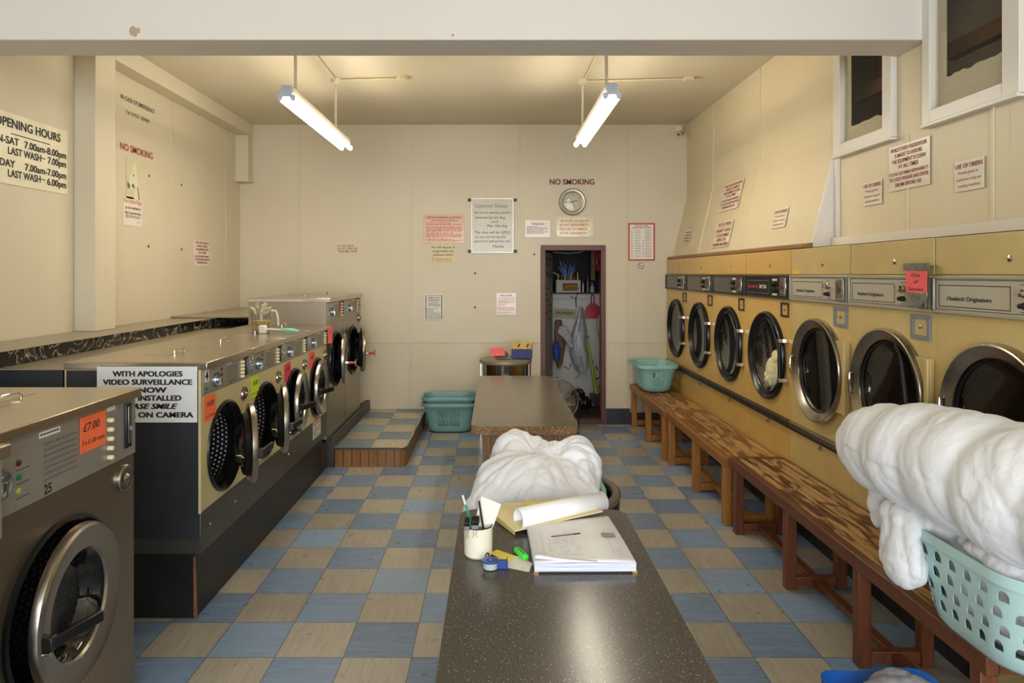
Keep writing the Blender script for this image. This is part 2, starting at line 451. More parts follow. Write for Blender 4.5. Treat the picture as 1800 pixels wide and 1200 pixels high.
def duvet_mat(name, col=(236, 234, 232), axis=(1, 1, 1), amp=.5):
    s = NT(name); c = srgb(*col)
    f1 = s.noise(1.0, 4, s.mapping(axis), .55, 1.6)
    f2 = s.noise(70, 3)
    s.set(Base__Color=s.mix(s.ramp(s.noise(2.4, 3), [(.5, 0.0), (.75, .3)]), c, srgb(232, 222, 206)), Roughness=.85)
    s.b.inputs['Sheen Weight'].default_value = .25
    s.bump(s.m_('ADD', f1, s.m_('MULTIPLY', f2, .03)), amp, .03)
    return s.m

# ================================================================== ROOM
XL, XR, YB, ZC = -2.857, 2.14, 7.636, 3.347
YF = -2.3
def B3(px, py, Y): return V(((px - 871) * Y / 1200, Y, 1.68 - (py - 481) * Y / 1200))
def BW(px, py): return B3(px, py, YB)
def LW(px, py, X=XL): return B3(px, py, X * 1200 / (px - 871))
mb = MB(); mb.box(XL - .4, 2.75, YF - .3, YB + .0, -.1, 0); struct('floor', mb, M_floor)
mb = MB(); mb.box(XL - .15, 2.75, YF - .3, YB + 0.0, ZC, ZC + .12); struct('ceiling', mb, M_ceil)
# back wall with the store doorway, panel joints as slim battens
DX0, DX1, DZ = .545, 1.19, 1.955
mb = MB()
mb.box(XL - .15, DX0, YB, YB + .1, 0, ZC + .12); mb.box(DX1, 2.75, YB, YB + .1, 0, ZC + .12); mb.box(DX0, DX1, YB, YB + .1, DZ, ZC + .12)
for px in (525, 722, 912, 1102):
    x = (px - 871) * .006363
    mb.box(x - .012, x + .012, YB - .008, YB, .18 if px != 912 else 2.2, ZC)
zj = 1.68 - (601 - 481) * .006363
mb.box(-1.4, DX0 - .04, YB - .006, YB, zj - .008, zj + .008); mb.box(DX1 + .04, XR - .2, YB - .006, YB, zj - .008, zj + .008)
struct('wall_back', mb, M_wall, bevel=.001)
# left wall with panel joint battens
mb = MB(); mb.box(XL - .15, XL, YF, YB, 0, ZC)
for px in (302, 397):
    y = XL * 1200 / (px - 871); mb.box(XL, XL + .004, y - .012, y + .012, 1.29, 3.2)
mb.box(XL, XL + .03, 4.875, 4.91, 1.29, 3.2)
struct('wall_left', mb, M_wall, bevel=.001)
# right wall: bulkhead above the driers, real wall behind them
mb = MB()
VW = [(2.745, 3.372, 2.405, 3.22, .095, .060), (3.635, 4.262, 2.405, 3.22, .085, .085)]   # y0, y1, z0, z1, near and far frame width
ys = [YF]
for (a, b, c, d, f0, f1) in VW:
    a2, b2, c2, d2 = a + f0, b - f1, c + .07, d - .07
    mb.box(XR, XR + .03, ys[-1], a2, 1.845, ZC)
    mb.box(XR, XR + .03, a2, b2, 1.845, c2); mb.box(XR, XR + .03, a2, b2, d2, ZC); ys.append(b2)
mb.box(XR, XR + .03, ys[-1], YB, 1.845, ZC)
mb.box(XR + .03, 2.70, YF, YB, 1.845, 1.86); mb.box(2.66, 2.70, YF, YB, 1.86, ZC)
for px in (1596, 1745):
    y = XR * 1200 / (px - 871); mb.box(XR - .006, XR, y - .011, y + .011, 1.906, 2.40)
for px in (1254, 1336):
    y = XR * 1200 / (px - 871); mb.box(XR - .006, XR, y - .012, y + .012, 2.53, ZC)
struct('wall_right', mb, M_wallr, bevel=.001)
mb = MB(); mb.box(2.70, 2.80, YF, YB, 0, 1.845); struct('wall_right_lower', mb, M_wallr)
# sloping boxed panel over the far driers
mb = MB(); sec = [(XR, 2.53), (1.985, 1.875), (1.985, 1.845), (XR, 1.845)]
mb.prism([(x, 4.29, z) for x, z in sec], (0, YB - 4.29, 0))
sl = V((1.985 - XR, 0, 1.875 - 2.53)); sln = V((-.655, 0, .155)).normalized()
for px in (1254, 1336):
    y = XR * 1200 / (px - 871); a = V((XR, y, 2.53)); 
    mb.bar(a + sln * .002, a + sl + sln * .002, .022, .008, up=sln)
struct('trim_1', mb, M_wallr, bevel=.001)
mb = MB(); mb.prism([(XR, 4.27, 2.53), (1.975, 4.27, 1.845), (XR, 4.27, 1.845)], (0, .02, 0)); struct('trim_2', mb, M_white, bevel=.002)
mb = MB(); mb.prism([(1.92, 4.27, 1.843), (1.92, 4.27, 1.862), (1.984, 4.27, 1.876), (1.984, 4.27, 1.843)], (0, YB - 4.275, 0)); struct('trim_3', mb, M_browntrim)
mb = MB(); mb.box(2.095, XR, .9, 4.268, 1.845, 1.905); struct('trim_4', mb, M_white, bevel=.003)
mb = MB(); mb.box(2.115, XR, 4.235, 4.268, 1.906, 2.40); struct('trim_5', mb, M_white, bevel=.003)
# beam across the room
mb = MB(); mb.box(XL, XR, 3.37, 3.62, 2.834, ZC); struct('trim_6', mb, M_beam, bevel=.006)
mb = MB()
pt = B3(237, 56, 3.37)
pts = [(-.028, .006), (-.022, .022), (-.008, .030), (.006, .018), (.024, .020), (.026, -.004), (.012, -.010), (.008, -.026), (-.006, -.022), (-.022, -.014)]
mb.prism([(pt.x + a, 3.3685, pt.z + b) for a, b in pts], (0, .001, 0))
pt = B3(796, 62, 3.37); mb.prism([(pt.x + a * .25, 3.3685, pt.z + b * .25) for a, b in pts], (0, .001, 0))
struct('trim_7', mb, mat('bare_plaster', (178, 148, 128), .9))
# left pier, soffit box and corner box
mb = MB(); mb.box(XL, -2.711, 4.627, 4.874, 1.29, ZC); struct('trim_8', mb, M_wall, bevel=.004)
mb = MB(); mb.box(XL, -2.711, 4.876, YB, 3.207, ZC); struct('trim_9', mb, M_wall, bevel=.004)
mb = MB(); mb.box(XL, -2.715, 7.49, YB, 2.70, 3.206); mb.box(XL, -2.700, 7.475, YB, 2.69, 2.715); struct('trim_10', mb, M_wall, bevel=.003)
# front wall with the shopfront opening (behind the camera)
mb = MB()
mb.box(XL - .15, -2.1, YF - .15, YF, 0, ZC); mb.box(2.3, 2.75, YF - .15, YF, 0, ZC)
mb.box(-2.1, 2.3, YF - .15, YF, 0, .45); mb.box(-2.1, 2.3, YF - .15, YF, 2.95, ZC)
struct('wall_front', mb, M_wall)
# skirting on the back wall
mb = MB(); mb.box(1.235, 1.50, YB - .016, YB, 0, .175); struct('baseboard_back', mb, mat('navy_skirting', (38, 42, 50), .4))
mb = MB(); mb.box(1.5, 1.92, YB - .016, YB, 0, .13); struct('baseboard_back_right', mb, mat('brown_skirting', (62, 48, 40), .5))
mb = MB(); mb.box(-.77, .505, YB - .016, YB, 0, .14); struct('baseboard_back_left', mb, mat('navy_skirting', (38, 42, 50), .4))
# door lining to the store
mb = MB(); fw = .052
mb.box(DX0 - .04, DX0 + .012, YB - .02, YB + .1, 0, DZ - .012); mb.box(DX1 - .012, DX1 + .04, YB - .02, YB + .1, 0, DZ - .012); mb.box(DX0 - .04, DX1 + .04, YB - .02, YB + .1, DZ - .012, DZ + .045)
mb.box(DX0 + .012, DX1 - .012, YB - .005, YB + .1, 0, .05)
struct('door_1', mb, M_doorframe, bevel=.003)
# raised tiled step along the tall washers
def rounded(x0, x1, y0, y1, r, corners, n=8):
    P = []
    for (cx, cy, a0, k) in ((x1, y0, -90, 0), (x1, y1, 0, 1), (x0, y1, 90, 2), (x0, y0, 180, 3)):
        if k in corners:
            sx = -1 if cx == x1 else 1; sy = 1 if cy == y0 else -1
            for i in range(n + 1):
                a = math.radians(a0 + 90 * i / n); P.append((cx + sx * r + r * math.cos(a), cy + sy * r + r * math.sin(a)))
        else: P.append((cx, cy))
    return P
P = rounded(-1.398, -.775, 5.93, YB - .002, .075, (0,))
step = empty('platform_step', (-1.08, 6.8, 0), 'low tiled platform with a pine boarded front along the tall steel washers', 'platform')
off = (-1.08, 6.8, 0)
mb = MB(off); mb.prism([(x, y, .162) for x, y in P], (0, 0, .008)); o = mb.build('tiled_top', M_step, step)
mb = MB(off); mb.prism([(x, y, .155) for x, y in P], (0, 0, .007)); mb.build('edge_trim', M_black, step)
mb = MB(off); Pi = rounded(-1.395, -.78, 5.937, YB - .004, .07, (0,)); mb.prism([(x, y, 0) for x, y in Pi], (0, 0, .155))
mb.mi = 1
for i in range(1, 8):
    x = -1.395 + i * .0735; mb.box(x - .0025, x + .0025, 5.9345, 5.937, .006, .15)
for i in range(22):
    y = 6.03 + i * .0735; mb.box(-.78, -.7775, y - .0025, y + .0025, .006, .15)
mb.build('boarded_base', [M_clad, M_black], step)

# wall fittings: screws and holes
def studs(name, pts, r, m, label, group):
    for p, n in pts:
        mb = MB(); mb.lathe([(0, .0015), (r * .5, .0035), (r, .002), (r, 0), (0, 0)], p, n, 12)
        mb.build(name, m, origin=True, thing=(label, 'fixing', group))
back = (0, -1, 0)
studs('wall_screw', [(BW(px, py) + V((0, -.0005, 0)), back) for px, py in ((939, 447), (835, 540), (835, 480))], .011, mat('dark_screw', (40, 32, 24), .5), 'dark screw cap in the cream back wall left of the store doorway', 'screw caps in the back wall')
lw = (1, 0, 0)
studs('wall_screw', [(LW(px, py) + V((.0005, 0, 0)), lw) for px, py in ((262, 309), (261, 433), (319, 325), (319, 438))], .011, mat('dark_screw', (40, 32, 24), .5), 'small dark screw head in the cream left wall', 'screw heads in the left wall')

# ================================================================== LAMPS
def tube_lamp(X, Y0, Y1, Z, rods, label):
    root = empty('fluorescent_lamp', (X, Y0, Z), label, 'ceiling lamp', 'twin tube ceiling lamps')
    off = (X, Y0, Z)
    mlamp = mat('lamp_white_enamel', (206, 198, 178), .4, 0, .04)
    mb = MB(off); mb.box(X - .040, X + .040, Y0 + .0125, Y1 - .0125, Z + .002, Z + .05); mb.build('batten', mlamp, root, bevel=.004)
    for y, s in ((Y0, 1), (Y1, -1)):
        mb = MB(off)
        mb.prism([(X - .030, y, Z + .055), (X + .030, y, Z + .055), (X + .034, y, Z + .0), (X + .058, y, Z - .012), (X + .058, y, Z - .040), (X + .044, y, Z - .050), (X + .028, y, Z - .040), (X + .022, y, Z - .02),
                  (X - .022, y, Z - .02), (X - .028, y, Z - .040), (X - .044, y, Z - .050), (X - .058, y, Z - .040), (X - .058, y, Z - .012), (X - .034, y, Z + .0)], (0, .012 * s, 0))
        mb.cyl((X, y - .001 * s, Z + .035), (X, y - .004 * s, Z + .035), .008)
        mb.build('end_cap', mat('lamp_end_grey', (176, 184, 196), .4, 0, .02), root, bevel=.001)
    e = NT('lit_tube') if 'lit_tube' not in MATS else None
    if e:
        e.set(Base__Color=(1, 1, 1, 1), Emission__Color=(1, .91, .75, 1), Emission__Strength=TUBE_STRENGTH); MATS['lit_tube'] = e.m
    for dx in (-.038, .038):
        mb = MB(off); mb.cyl((X + dx, Y0 + .014, Z - .03), (X + dx, Y1 - .014, Z - .03), .019, seg=16); mb.build('tube', MATS['lit_tube'], root)
    for y in rods:
        mb = MB(off); mb.cyl((X, y, Z + .055), (X, y, ZC), .011); mb.lathe([(0, 0), (.045, 0), (.045, -.02), (.03, -.045), (.012, -.05), (0, -.05)], (X, y, ZC), (0, 0, 1), 20)
        mb.build('suspension_rod', mlamp, root)
    return root
tube_lamp(-1.365, 4.45, 6.24, 2.855, (4.66, 5.83), 'twin fluorescent lamp hung on two rods above the left aisle')
tube_lamp(.75, 4.38, 6.05, 2.85, (4.62, 5.87), 'twin fluorescent lamp hung on two rods above the right aisle')
mc = mat('painted_conduit', (208, 192, 152), .5, 0, .04)
mb = MB(); mb.tube([(-1.35, 3.63, ZC - .012), (-1.365, 5.78, ZC - .012)], .011); mb.tube([(-1.32, 5.83, ZC - .012), (-.83, 5.79, ZC - .012)], .009)
mb.lathe([(0, 0), (.05, 0), (.05, -.03), (0, -.03)], (-.79, 5.79, ZC), (0, 0, 1), 20)
mb.build('ceiling_conduit', mc, origin=True, thing=('painted cable conduit with junction disc on the ceiling at the left lamp', 'conduit'))
mb = MB(); mb.tube([(.79, 3.63, ZC - .012), (.76, 5.80, ZC - .012)], .011); mb.tube([(.80, 5.87, ZC - .012), (1.60, 5.80, ZC - .012)], .009)
mb.box(1.60, 1.68, 5.77, 5.84, ZC - .03, ZC); mb.tube([(1.68, 5.80, ZC - .008), (1.76, 5.80, ZC - .008)], .006)
mb.build('ceiling_conduit', mc, origin=True, thing=('painted cable conduit with small box on the ceiling at the right lamp', 'conduit'))
# camera in the corner
cc = BW(1190, 238); root = empty('security_camera', cc, 'small white bullet security camera in the top right corner of the back wall', 'security camera')
mb = MB(cc); mb.box(cc.x - .03, cc.x + .05, YB - .03, YB - .001, cc.z + .04, cc.z + .10); mb.tube([(cc.x + .02, YB - .03, cc.z + .05), (cc.x + .03, YB - .08, cc.z + .02), (cc.x + .02, YB - .10, cc.z)], .009); mb.build('bracket', M_ivory, root, bevel=.002)
mb = MB(cc); a = V((cc.x + .045, YB - .06, cc.z + .015)); b = V((cc.x - .035, YB - .20, cc.z - .03)); mb.cyl(a, b, .024); mb.build('camera_body', mat('cctv_cream', (190, 172, 140), .45), root)
mb = MB(cc); d = (b - a).normalized(); mb.cyl(b, b + d * .004, .013); mb.build('lens', M_black, root)
mb = MB(cc); mb.tube([(cc.x + .05, YB - .05, cc.z + .02), (cc.x + .085, YB - .03, cc.z + .05), (cc.x + .07, YB - .02, cc.z + .095), (cc.x + .10, YB - .01, cc.z + .105)], .004); mb.build('cable', mat('cctv_cable', (90, 78, 60), .5), root)

# ================================================================== MESH WINDOWS on the right wall
def slat_mat(name, col):
    s = NT(name)
    sp = s.n('ShaderNodeSeparateXYZ', Vector=s.tc.outputs['Object'])
    a = s.m_('PINGPONG', s.m_('MULTIPLY', sp.outputs[2], 120.0), .5)
    c = srgb(*col)
    s.set(Base__Color=s.mix(s.ramp(a, [(.12, 1.0), (.2, 0.0)]), c, tuple(x * .55 for x in c[:3]) + (1,)), Roughness=.5)
    s.bump(a, .6, .004); return s.m
M_slat = slat_mat('painted_fine_louvre', (190, 180, 150))
def gauze_mat():
    s = NT('wire_gauze'); nt = s.t; nt.nodes.remove(s.b); out = [n for n in nt.nodes if n.type == 'OUTPUT_MATERIAL'][0]
    sp = s.n('ShaderNodeSeparateXYZ', Vector=s.tc.outputs['Object'])
    a = s.m_('PINGPONG', s.m_('MULTIPLY', sp.outputs[2], 120.0), .5)
    tr = s.n('ShaderNodeBsdfTransparent', Color=(1, 1, 1, 1)); df = s.n('ShaderNodeBsdfDiffuse', Color=srgb(74, 70, 64))
    mx = s.n('ShaderNodeMixShader', i1=tr.outputs[0], i2=df.outputs[0]); nt.links.new(s.ramp(a, [(.16, 1.0), (.22, .18)]), mx.inputs[0])
    nt.links.new(mx.outputs[0], out.inputs[0]); return s.m
M_gauze = gauze_mat()
def vent_window(n, v, cut):
    """framed opening in the bulkhead above the driers, its gauze mostly painted over, dark loft behind"""
    y0, y1, z0, z1, f0, f1 = v; fw = .07
    xf = XR - .035
    mb = MB()
    mb.box(xf, XR - .0005, y0, y0 + f0, z0, z1); mb.box(xf, XR - .0005, y1 - f1, y1, z0, z1); mb.box(xf + .002, XR - .0005, y0 + f0, y1 - f1, z0, z0 + fw); mb.box(xf, XR - .0005, y0 + f0, y1 - f1, z1 - fw, z1)
    mb.box(xf - .008, XR - .0005, y0, y1, z0 - .010, z0 + .008)
    o = struct('window_%d' % n, mb, M_white, bevel=.003)
    a, b, c, d = y0 + f0, y1 - f1, z0 + fw, z1 - fw
    ca, cb, cz = cut; x = XR + .004
    m1 = MB()
    if ca > a: m1.box(x, x + .003, a, ca, c, d)
    if cb < b: m1.box(x, x + .003, cb, b, c, d)
    m1.box(x, x + .003, ca, cb, c, cz)
    rr = random.Random(n); k = 14
    m1.prism([(x, ca, cz)] + [(x, ca + (cb - ca) * i / k, cz + rr.uniform(0, .014)) for i in range(k + 1)] + [(x, cb, cz)], (.003, 0, 0))
    m1.build('painted_gauze', M_slat, o)
    m3 = MB(); m3.face([(x + .001, ca, cz), (x + .001, cb, cz), (x + .001, cb, d), (x + .001, ca, d)]); m3.build('bare_gauze', M_gauze, o)
    m4 = MB(); xb = XR + .10
    m4.box(xb, xb + .05, a - .1, b + .1, c + (d - c) * .40, c + (d - c) * .40 + .075); m4.box(xb + .06, xb + .11, (a + .02 if n == 1 else b - .10), (a + .09 if n == 1 else b - .03), c - .1, d)
    m4.build('rafter', mat('loft_rafter', (140, 92, 56), .8, 0, .15, 10), o)
    return o
vent_window(1, VW[0], (VW[0][0] + .095, 3.245, 2.61))
vent_window(2, VW[1], (VW[1][0] + .085, 4.115, 2.56))
# ================================================================== WASHERS (left row, fronts face +x)
XW = -1.43
def note(o, u, v, w, h, m, lines, label, cat='note', name='price_note', group=None, tilt=0.0):
    if tilt:
        q = Matrix.Rotation(tilt, 3, V(u).cross(V(v))); u = q @ V(u); v = q @ V(v)
    return sign(name, label, cat, o, u, v, w, h, m, lines, .0015, group, 'handwriting')
def washer(y0, Wd, zb, zt, label, body, cz, r, pz, open_deg, number=None, size='16', front=XW, depth=.66, seam=None, handle='black', big=False, sub=None, lockz=None, lid_mat=None, group='front loading washers', cyo=0.0):
    root = empty('washing_machine', (front, y0 + Wd / 2, zb), label, 'washing machine', group)
    off = (front, y0 + Wd / 2, zb); y1 = y0 + Wd; x = front; yc = y0 + Wd / 2 + cyo; g = .0015; lidt = .036
    ztop = zt - lidt
    # body shell with a round opening
    mb = MB(off)
    mb.plate_hole((x, 0, 0), (0, 1, 0), (0, 0, 1), y0 + g, y1 - g, zb, ztop, yc, cz, r)
    A = [(x, y0 + g, zb), (x, y1 - g, zb), (x, y1 - g, ztop), (x, y0 + g, ztop)]; B = [(x - depth, p[1], p[2]) for p in A]
    mb.quadstrip(A, B); mb.face(B)
    mb.build('body', body, root)
    if seam:
        mb = MB(off); mb.box(x, x + .002, y0 + .004, y1 - .004, zb + .004, seam - .002); mb.build('lower_panel', body, root, bevel=.001)
    mb = MB(off); mb.box(x - depth - .005, x + .032, y0 + g, y1 - g, ztop, zt); mb.build('lid', lid_mat or M_steel_lid, root, bevel=.004)
    # soap hatch on the lid
    mb = MB(off); hx = x - .30; hy = y0 + Wd * .60
    mb.tube([(hx, hy, zt), (hx, hy, zt + .014), (hx + .0, hy + .012, zt + .02), (hx, hy + .10, zt + .02), (hx, hy + .115, zt + .012), (hx, hy + .118, zt)], .005, 8); mb.build('hatch_handle', M_chrome, root)
    mb = MB(off); mb.box(hx - .13, hx + .006, hy - .07, hy + .19, zt, zt + .0012); mb.build('soap_hatch', lid_mat or M_steel_lid, root)
    # panel
    k = Wd / .615; xp = x + .008
    mb = MB(off); mb.box(x + .0005, xp, y0 + .012, y1 - .004, pz, ztop - .004); mb.build('control_panel', M_steel_pan, root, bevel=.002)
    ph = ztop - pz; F = lambda yy, zz: (yy, pz + zz * ph)
    dr = .036 if not big else .046
    dy = y0 + (.160 if not big else .062); zc = pz + ph * .45
    mb = MB(off); mb.lathe([(dr, 0), (dr, .010), (dr * .9, .016), (dr * .55, .013), (dr * .5, .02), (0, .022)], (xp, dy, zc), (1, 0, 0), 28); mb.build('programme_dial', mat('dial_metal', (150, 158, 166), .18, .85, .05), root)
    mb = MB(off); mb.box(xp + .018, xp + .03, dy - .005, dy + .005, zc - dr * .7, zc + dr * .2); mb.build('dial_pointer', M_chrome, root)
    ly = y0 + (.235 if not big else .165 + .0)
    if big: ly = y0 + .149
    cols = [(70, 26, 22), (30, 110, 70), (170, 165, 60)] if big else [(40, 22, 20)] * 3
    for i, c in enumerate(cols):
        lz = pz + ph * (.64 - .19 * i if big else .78 - .22 * i)
        mb = MB(off)
        if big: mb.lathe([(.010, 0), (.010, .003), (.006, .006), (0, .0065)], (xp, ly, lz), (1, 0, 0), 16)
        else: mb.box(xp, xp + .003, ly - .005, ly + .005, lz - .007, lz + .007)
        mb.build('indicator_light', mat('lamp_%d%d%d' % c, c, .2, var=0), root)
    by = y0 + (.505 if not big else .622)
    for i in range(5):
        bz = pz + ph * (.80 - .155 * i) if not big else pz + ph * (.76 - .155 * i)
        mb = MB(off); mb.lathe([(.0085, 0), (.009, .016), (.0065, .020), (0, .020)], (xp, by, bz), (1, 0, 0), 16); mb.build('button', M_ivory, root)
    sy = y0 + (.575 if not big else .748)
    mb = MB(off); mb.box(xp, xp + .010, sy - .020, sy + .020, pz + ph * .16, pz + ph * .94); mb.build('coin_slot', M_black, root, bevel=.004)
    mb = MB(off); mb.box(xp + .0102, xp + .013, sy - .011, sy + .011, pz + ph * .24, pz + ph * .88); mb.build('coin_plate', mat('coin_plate_metal', (140, 148, 144), .25, .9), root, bevel=.001)
    mb = MB(off); mb.cyl((xp + .0135, sy + .002, pz + ph * .5), (xp + .026, sy + .002, pz + ph * .5), .009); mb.build('coin_knob', M_grey_pl, root)
    # printing
    M = frame_matrix((xp + .0008, (y0 + y1) / 2, (pz + ztop) / 2), (0, 1, 0), (0, 0, 1)); L = M.inverted()
    def P2(yy, fz): return yy - (y0 + y1) / 2, (fz - .5) * ph
    tb = MB(); tb.mi = 0
    xa, ya = P2(y0 + (.30 if not big else .264), .80); xb_, yb_ = P2(y0 + (.46 if not big else .43), .20 if big else .12)
    tb.mi = 2; put_bars(tb, xa, xb_, ya, yb_, 7, seed=3); tb.mi = 0
    xq, yq = P2(y0 + (.36 if not big else .34), .04 if not big else -.01 + .05); 
    put_text(tb, size, xq if not big else P2(y0 + .283, .04)[0], yq, .020 if not big else .030)
    if not big: rect(tb, xq + .02, xq + .09, yq + .004, yq + .0055)
    if number:
        tb.mi = 1; a, b = P2(y0 + .022, 0)[0], P2(y0 + .078, 0)[0]; rect(tb, a, b, -ph * .02, ph * .46)
        tb.mi = 0; put_text(tb, number, (a + b) / 2, ph * .04, ph * .36, .036, bold=.02, z=.0006)
        put_text(tb, 'v', (a + b) / 2, -ph * .32, ph * .12, .028, bold=.03)
        put_bars(tb, a + .008, b - .008, -ph * .38, -ph * .43, 1)
    tb.mi = 1; a, b = P2(y0 + (.285 if not big else .24), 0)[0], P2(y0 + (.365 if not big else .345), 0)[0]; rect(tb, a, b, ph * .36, ph * .45); rect(tb, P2(by - .012, 0)[0], P2(by + .045, 0)[0], ph * .40, ph * .47)
    tb.mi = 0; put_bars(tb, a + .006, b - .006, ph * .43, ph * .38, 1, z=.0006)
    if big:
        for i in range(3): put_bars(tb, P2(ly - .01, 0)[0], P2(ly + .05, 0)[0], ph * (.055 - .19 * i), ph * (.03 - .19 * i), 1, z=.0)
    mm = M.copy(); mm.translation -= V(off)
    o = tb.build('printing', [M_black, M_white_pl, ink('grey')], root, weld=1e-7); o.matrix_local = mm
    # gasket, drum
    mb = MB(off); mb.lathe([(r + .012, .001), (r + .010, .010), (r, .014), (r * .95, .004), (r * .90, -.02), (r * .93, -.035), (r * .86, -.045), (r * .86, -.055), (r * .82, -.06)], (x, yc, cz), (1, 0, 0), 64)
    mb.build('gasket', M_rubber, root)
    mb = MB(off); mb.lathe([(r * .82, -.061), (r * .86, -.068), (r * 1.0, -.075), (r * 1.02, -.45), (0, -.45)], (x, yc, cz), (1, 0, 0), 64)
    for i in range(3):
        a = 2 * PI * i / 3 + .4; p = V((0, math.cos(a), math.sin(a))) * r; mb.bar((x - .13, yc + p.y, cz + p.z), (x - .44, yc + p.y, cz + p.z), .03, .06, up=(0, p.y, p.z))
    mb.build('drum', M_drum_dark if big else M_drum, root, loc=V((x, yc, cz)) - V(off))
    # door: hinged on the far side
    rd = r * .945; hy_ = yc + rd + .004; hx_ = x + .018
    door = bpy.data.objects.new('door', None)
    mb = MB()
    mb.lathe([(rd, .0), (rd, .012), (rd * .985, .024), (rd * .95, .030), (rd * .88, .024), (rd * .68, .018), (rd * .655, .010), (rd * .67, -.004), (rd * .80, -.006), (rd, .0)], (0, -rd, 0), (1, 0, 0), 64)
    door = mb.build('door', M_ringmetal if body is not M_steel or True else M_chrome, root)
    door.location = V((hx_, hy_, cz)) - V(off); door.rotation_euler = (0, 0, math.radians(open_deg))
    mb = MB(); mb.lathe([(rd * .67, .008), (rd * .60, -.004), (rd * .55, -.03), (rd * .48, -.055), (rd * .3, -.068), (0, -.072)], (0, -rd, 0), (1, 0, 0), 48); mb.build('door_glass', M_glass, door)
    mb = MB(); mb.lathe([(rd * .80, -.007), (rd * .74, -.030), (rd * .68, -.034), (rd * .66, -.006)], (0, -rd, 0), (1, 0, 0), 48); mb.build('door_seal', M_rubber, door)
    if handle == 'black':
        s = r / .23; mb = MB(); q = -2 * rd + .03 * s; hz = -.012 * s
        mb.box(.020, .055, q - .012, q + .022, hz - .022, hz + .022); mb.bar((.046, q, hz), (.115, q + .135 * s, hz + .004), .018, .036); mb.build('handle', M_black, door, bevel=.004)
        mb = MB(); mb.cyl((.022, q + .008, hz - .035), (.040, q + .008, hz - .035), .007); mb.build('latch_pin', M_chrome, door)
    else:
        mb = MB(); q = -2 * rd + .05; hz = -.02; mb.cyl((.02, q, hz), (.055, q, hz), .014); mb.cyl((.118, q - .0, hz - .03), (.118, q - .0, hz + .03), .007); mb.build('handle_bracket', M_chrome, door)
        mb = MB(); mb.cyl((.055, q, hz), (.115, q, hz), .012); mb.build('handle_grip', mat('red_grip', (170, 36, 30), .35), door)
    mb = MB(off); mb.box(x + .001, x + .02, yc + rd - .01, yc + rd + .03, cz - .07, cz + .07); mb.build('hinge', M_chrome, root, bevel=.003)
    if lockz:
        lr = .040 if not big else .052; lyy = y1 - (.055 if not big else .075)
        mb = MB(off); mb.lathe([(lr, 0), (lr, .008), (lr * .93, .013), (lr * .8, .010), (lr * .4, .012), (lr * .25, .02), (lr * .12, .024), (0, .024)], (x + .0005, lyy, lockz), (1, 0, 0), 28); mb.build('lock_cover', M_ringmetal, root)
    return root
WY = [3.31, 3.925, 4.54, 5.155, 5.77]
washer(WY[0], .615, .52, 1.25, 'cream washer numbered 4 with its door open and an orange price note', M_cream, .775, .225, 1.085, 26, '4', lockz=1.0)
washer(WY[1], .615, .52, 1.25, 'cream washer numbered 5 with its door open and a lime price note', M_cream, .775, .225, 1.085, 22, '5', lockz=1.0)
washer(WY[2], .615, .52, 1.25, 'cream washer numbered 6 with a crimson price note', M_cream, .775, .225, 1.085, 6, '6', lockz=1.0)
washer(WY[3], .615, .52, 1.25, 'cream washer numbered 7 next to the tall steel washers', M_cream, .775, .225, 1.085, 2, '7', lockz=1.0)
washer(1.885, .815, .0 + .02, 1.232, 'large stainless washer in the foreground with an orange price note', M_steel, .585, .275, .975, 4, None, '25', big=True, seam=.27, lockz=.895, cyo=-.03)
washer(1.06, .815, .02, 1.215, 'stainless washer nearest the camera, only its edge in view', M_steel, .585, .275, .955, 0, None, '25', front=-1.36, big=True, seam=.27, lockz=.895)
washer(5.775, .71, .17 + .105, 1.473, 'tall stainless washer beside cream washer 7', M_steel, .92, .235, 1.275, 10, None, '', handle='red', seam=.665)
washer(6.488, .71, .17 + .105, 1.473, 'tall stainless washer nearest the back wall, door standing open', M_steel, .92, .235, 1.275, 16, None, '', handle='red', seam=.665, lockz=1.22)

# notes on the washers
def wnote(px0, px1, zc, h, m, lines, label, tilt=0.0, x=XW + .0015):
    ya = -x * 1200 / (871 - px0); yb = -x * 1200 / (871 - px1)
    return note((x, (ya + yb) / 2, zc), (0, 1, 0), (0, 0, 1), yb - ya, h, m, lines, label, tilt=tilt)
HW = {'shear': .15, 'bold': .004}
wnote(359, 379, 1.012, .125, M_orange, [('t', 'black', '£6.00', .5, .42, .2, .6, HW), ('t', 'black', '6 x £1 coins', .5, .86, .12, .8, HW)], 'orange price note on cream washer 4')
wnote(441, 455, 1.012, .125, M_lime_note, [('t', 'black', '£6.00', .5, .42, .2, .6, HW), ('t', 'black', '6 x £1 coins', .5, .86, .12, .8, HW)], 'lime price note on cream washer 5')
wnote(500, 511, 1.005, .125, M_pink_note, [('t', 'maroon', '£6.00', .5, .42, .2, .6, HW), ('t', 'maroon', '6 x £1', .5, .86, .12, .8, HW)], 'crimson price note on cream washer 6', .06)
wnote(543, 553, 1.010, .12, M_red_note, [('t', 'maroon', '£6.00', .5, .42, .2, .6, HW)], 'coral price note on cream washer 7, under the control panel')
note((XW + .044, 5.725, 1.165), (.3, 1, 0), (0, 0, 1), .07, .135, M_red_note, [('t', 'palered', '£6.00', .5, .42, .2, .6, HW)], 'coral note hanging over the coin slot of cream washer 7')
note((XW + .0105, 2.408, 1.125), (0, 1, 0), (0, 0, 1), .155, .125, M_orange, [('t', 'black', '£7.00', .42, .42, .22, .62, HW), ('t', 'black', '7 x £1.00 coins', .5, .80, .13, .86, HW)], 'orange note priced seven pounds on the large foreground washer')
note((XW + .0105, 6.28, 1.385), (0, 1, 0), (0, 0, 1), .11, .105, M_pink_note, [('t', 'maroon', '£8.00', .5, .5, .2, .6, HW)], 'crimson price note on the first tall stainless washer')
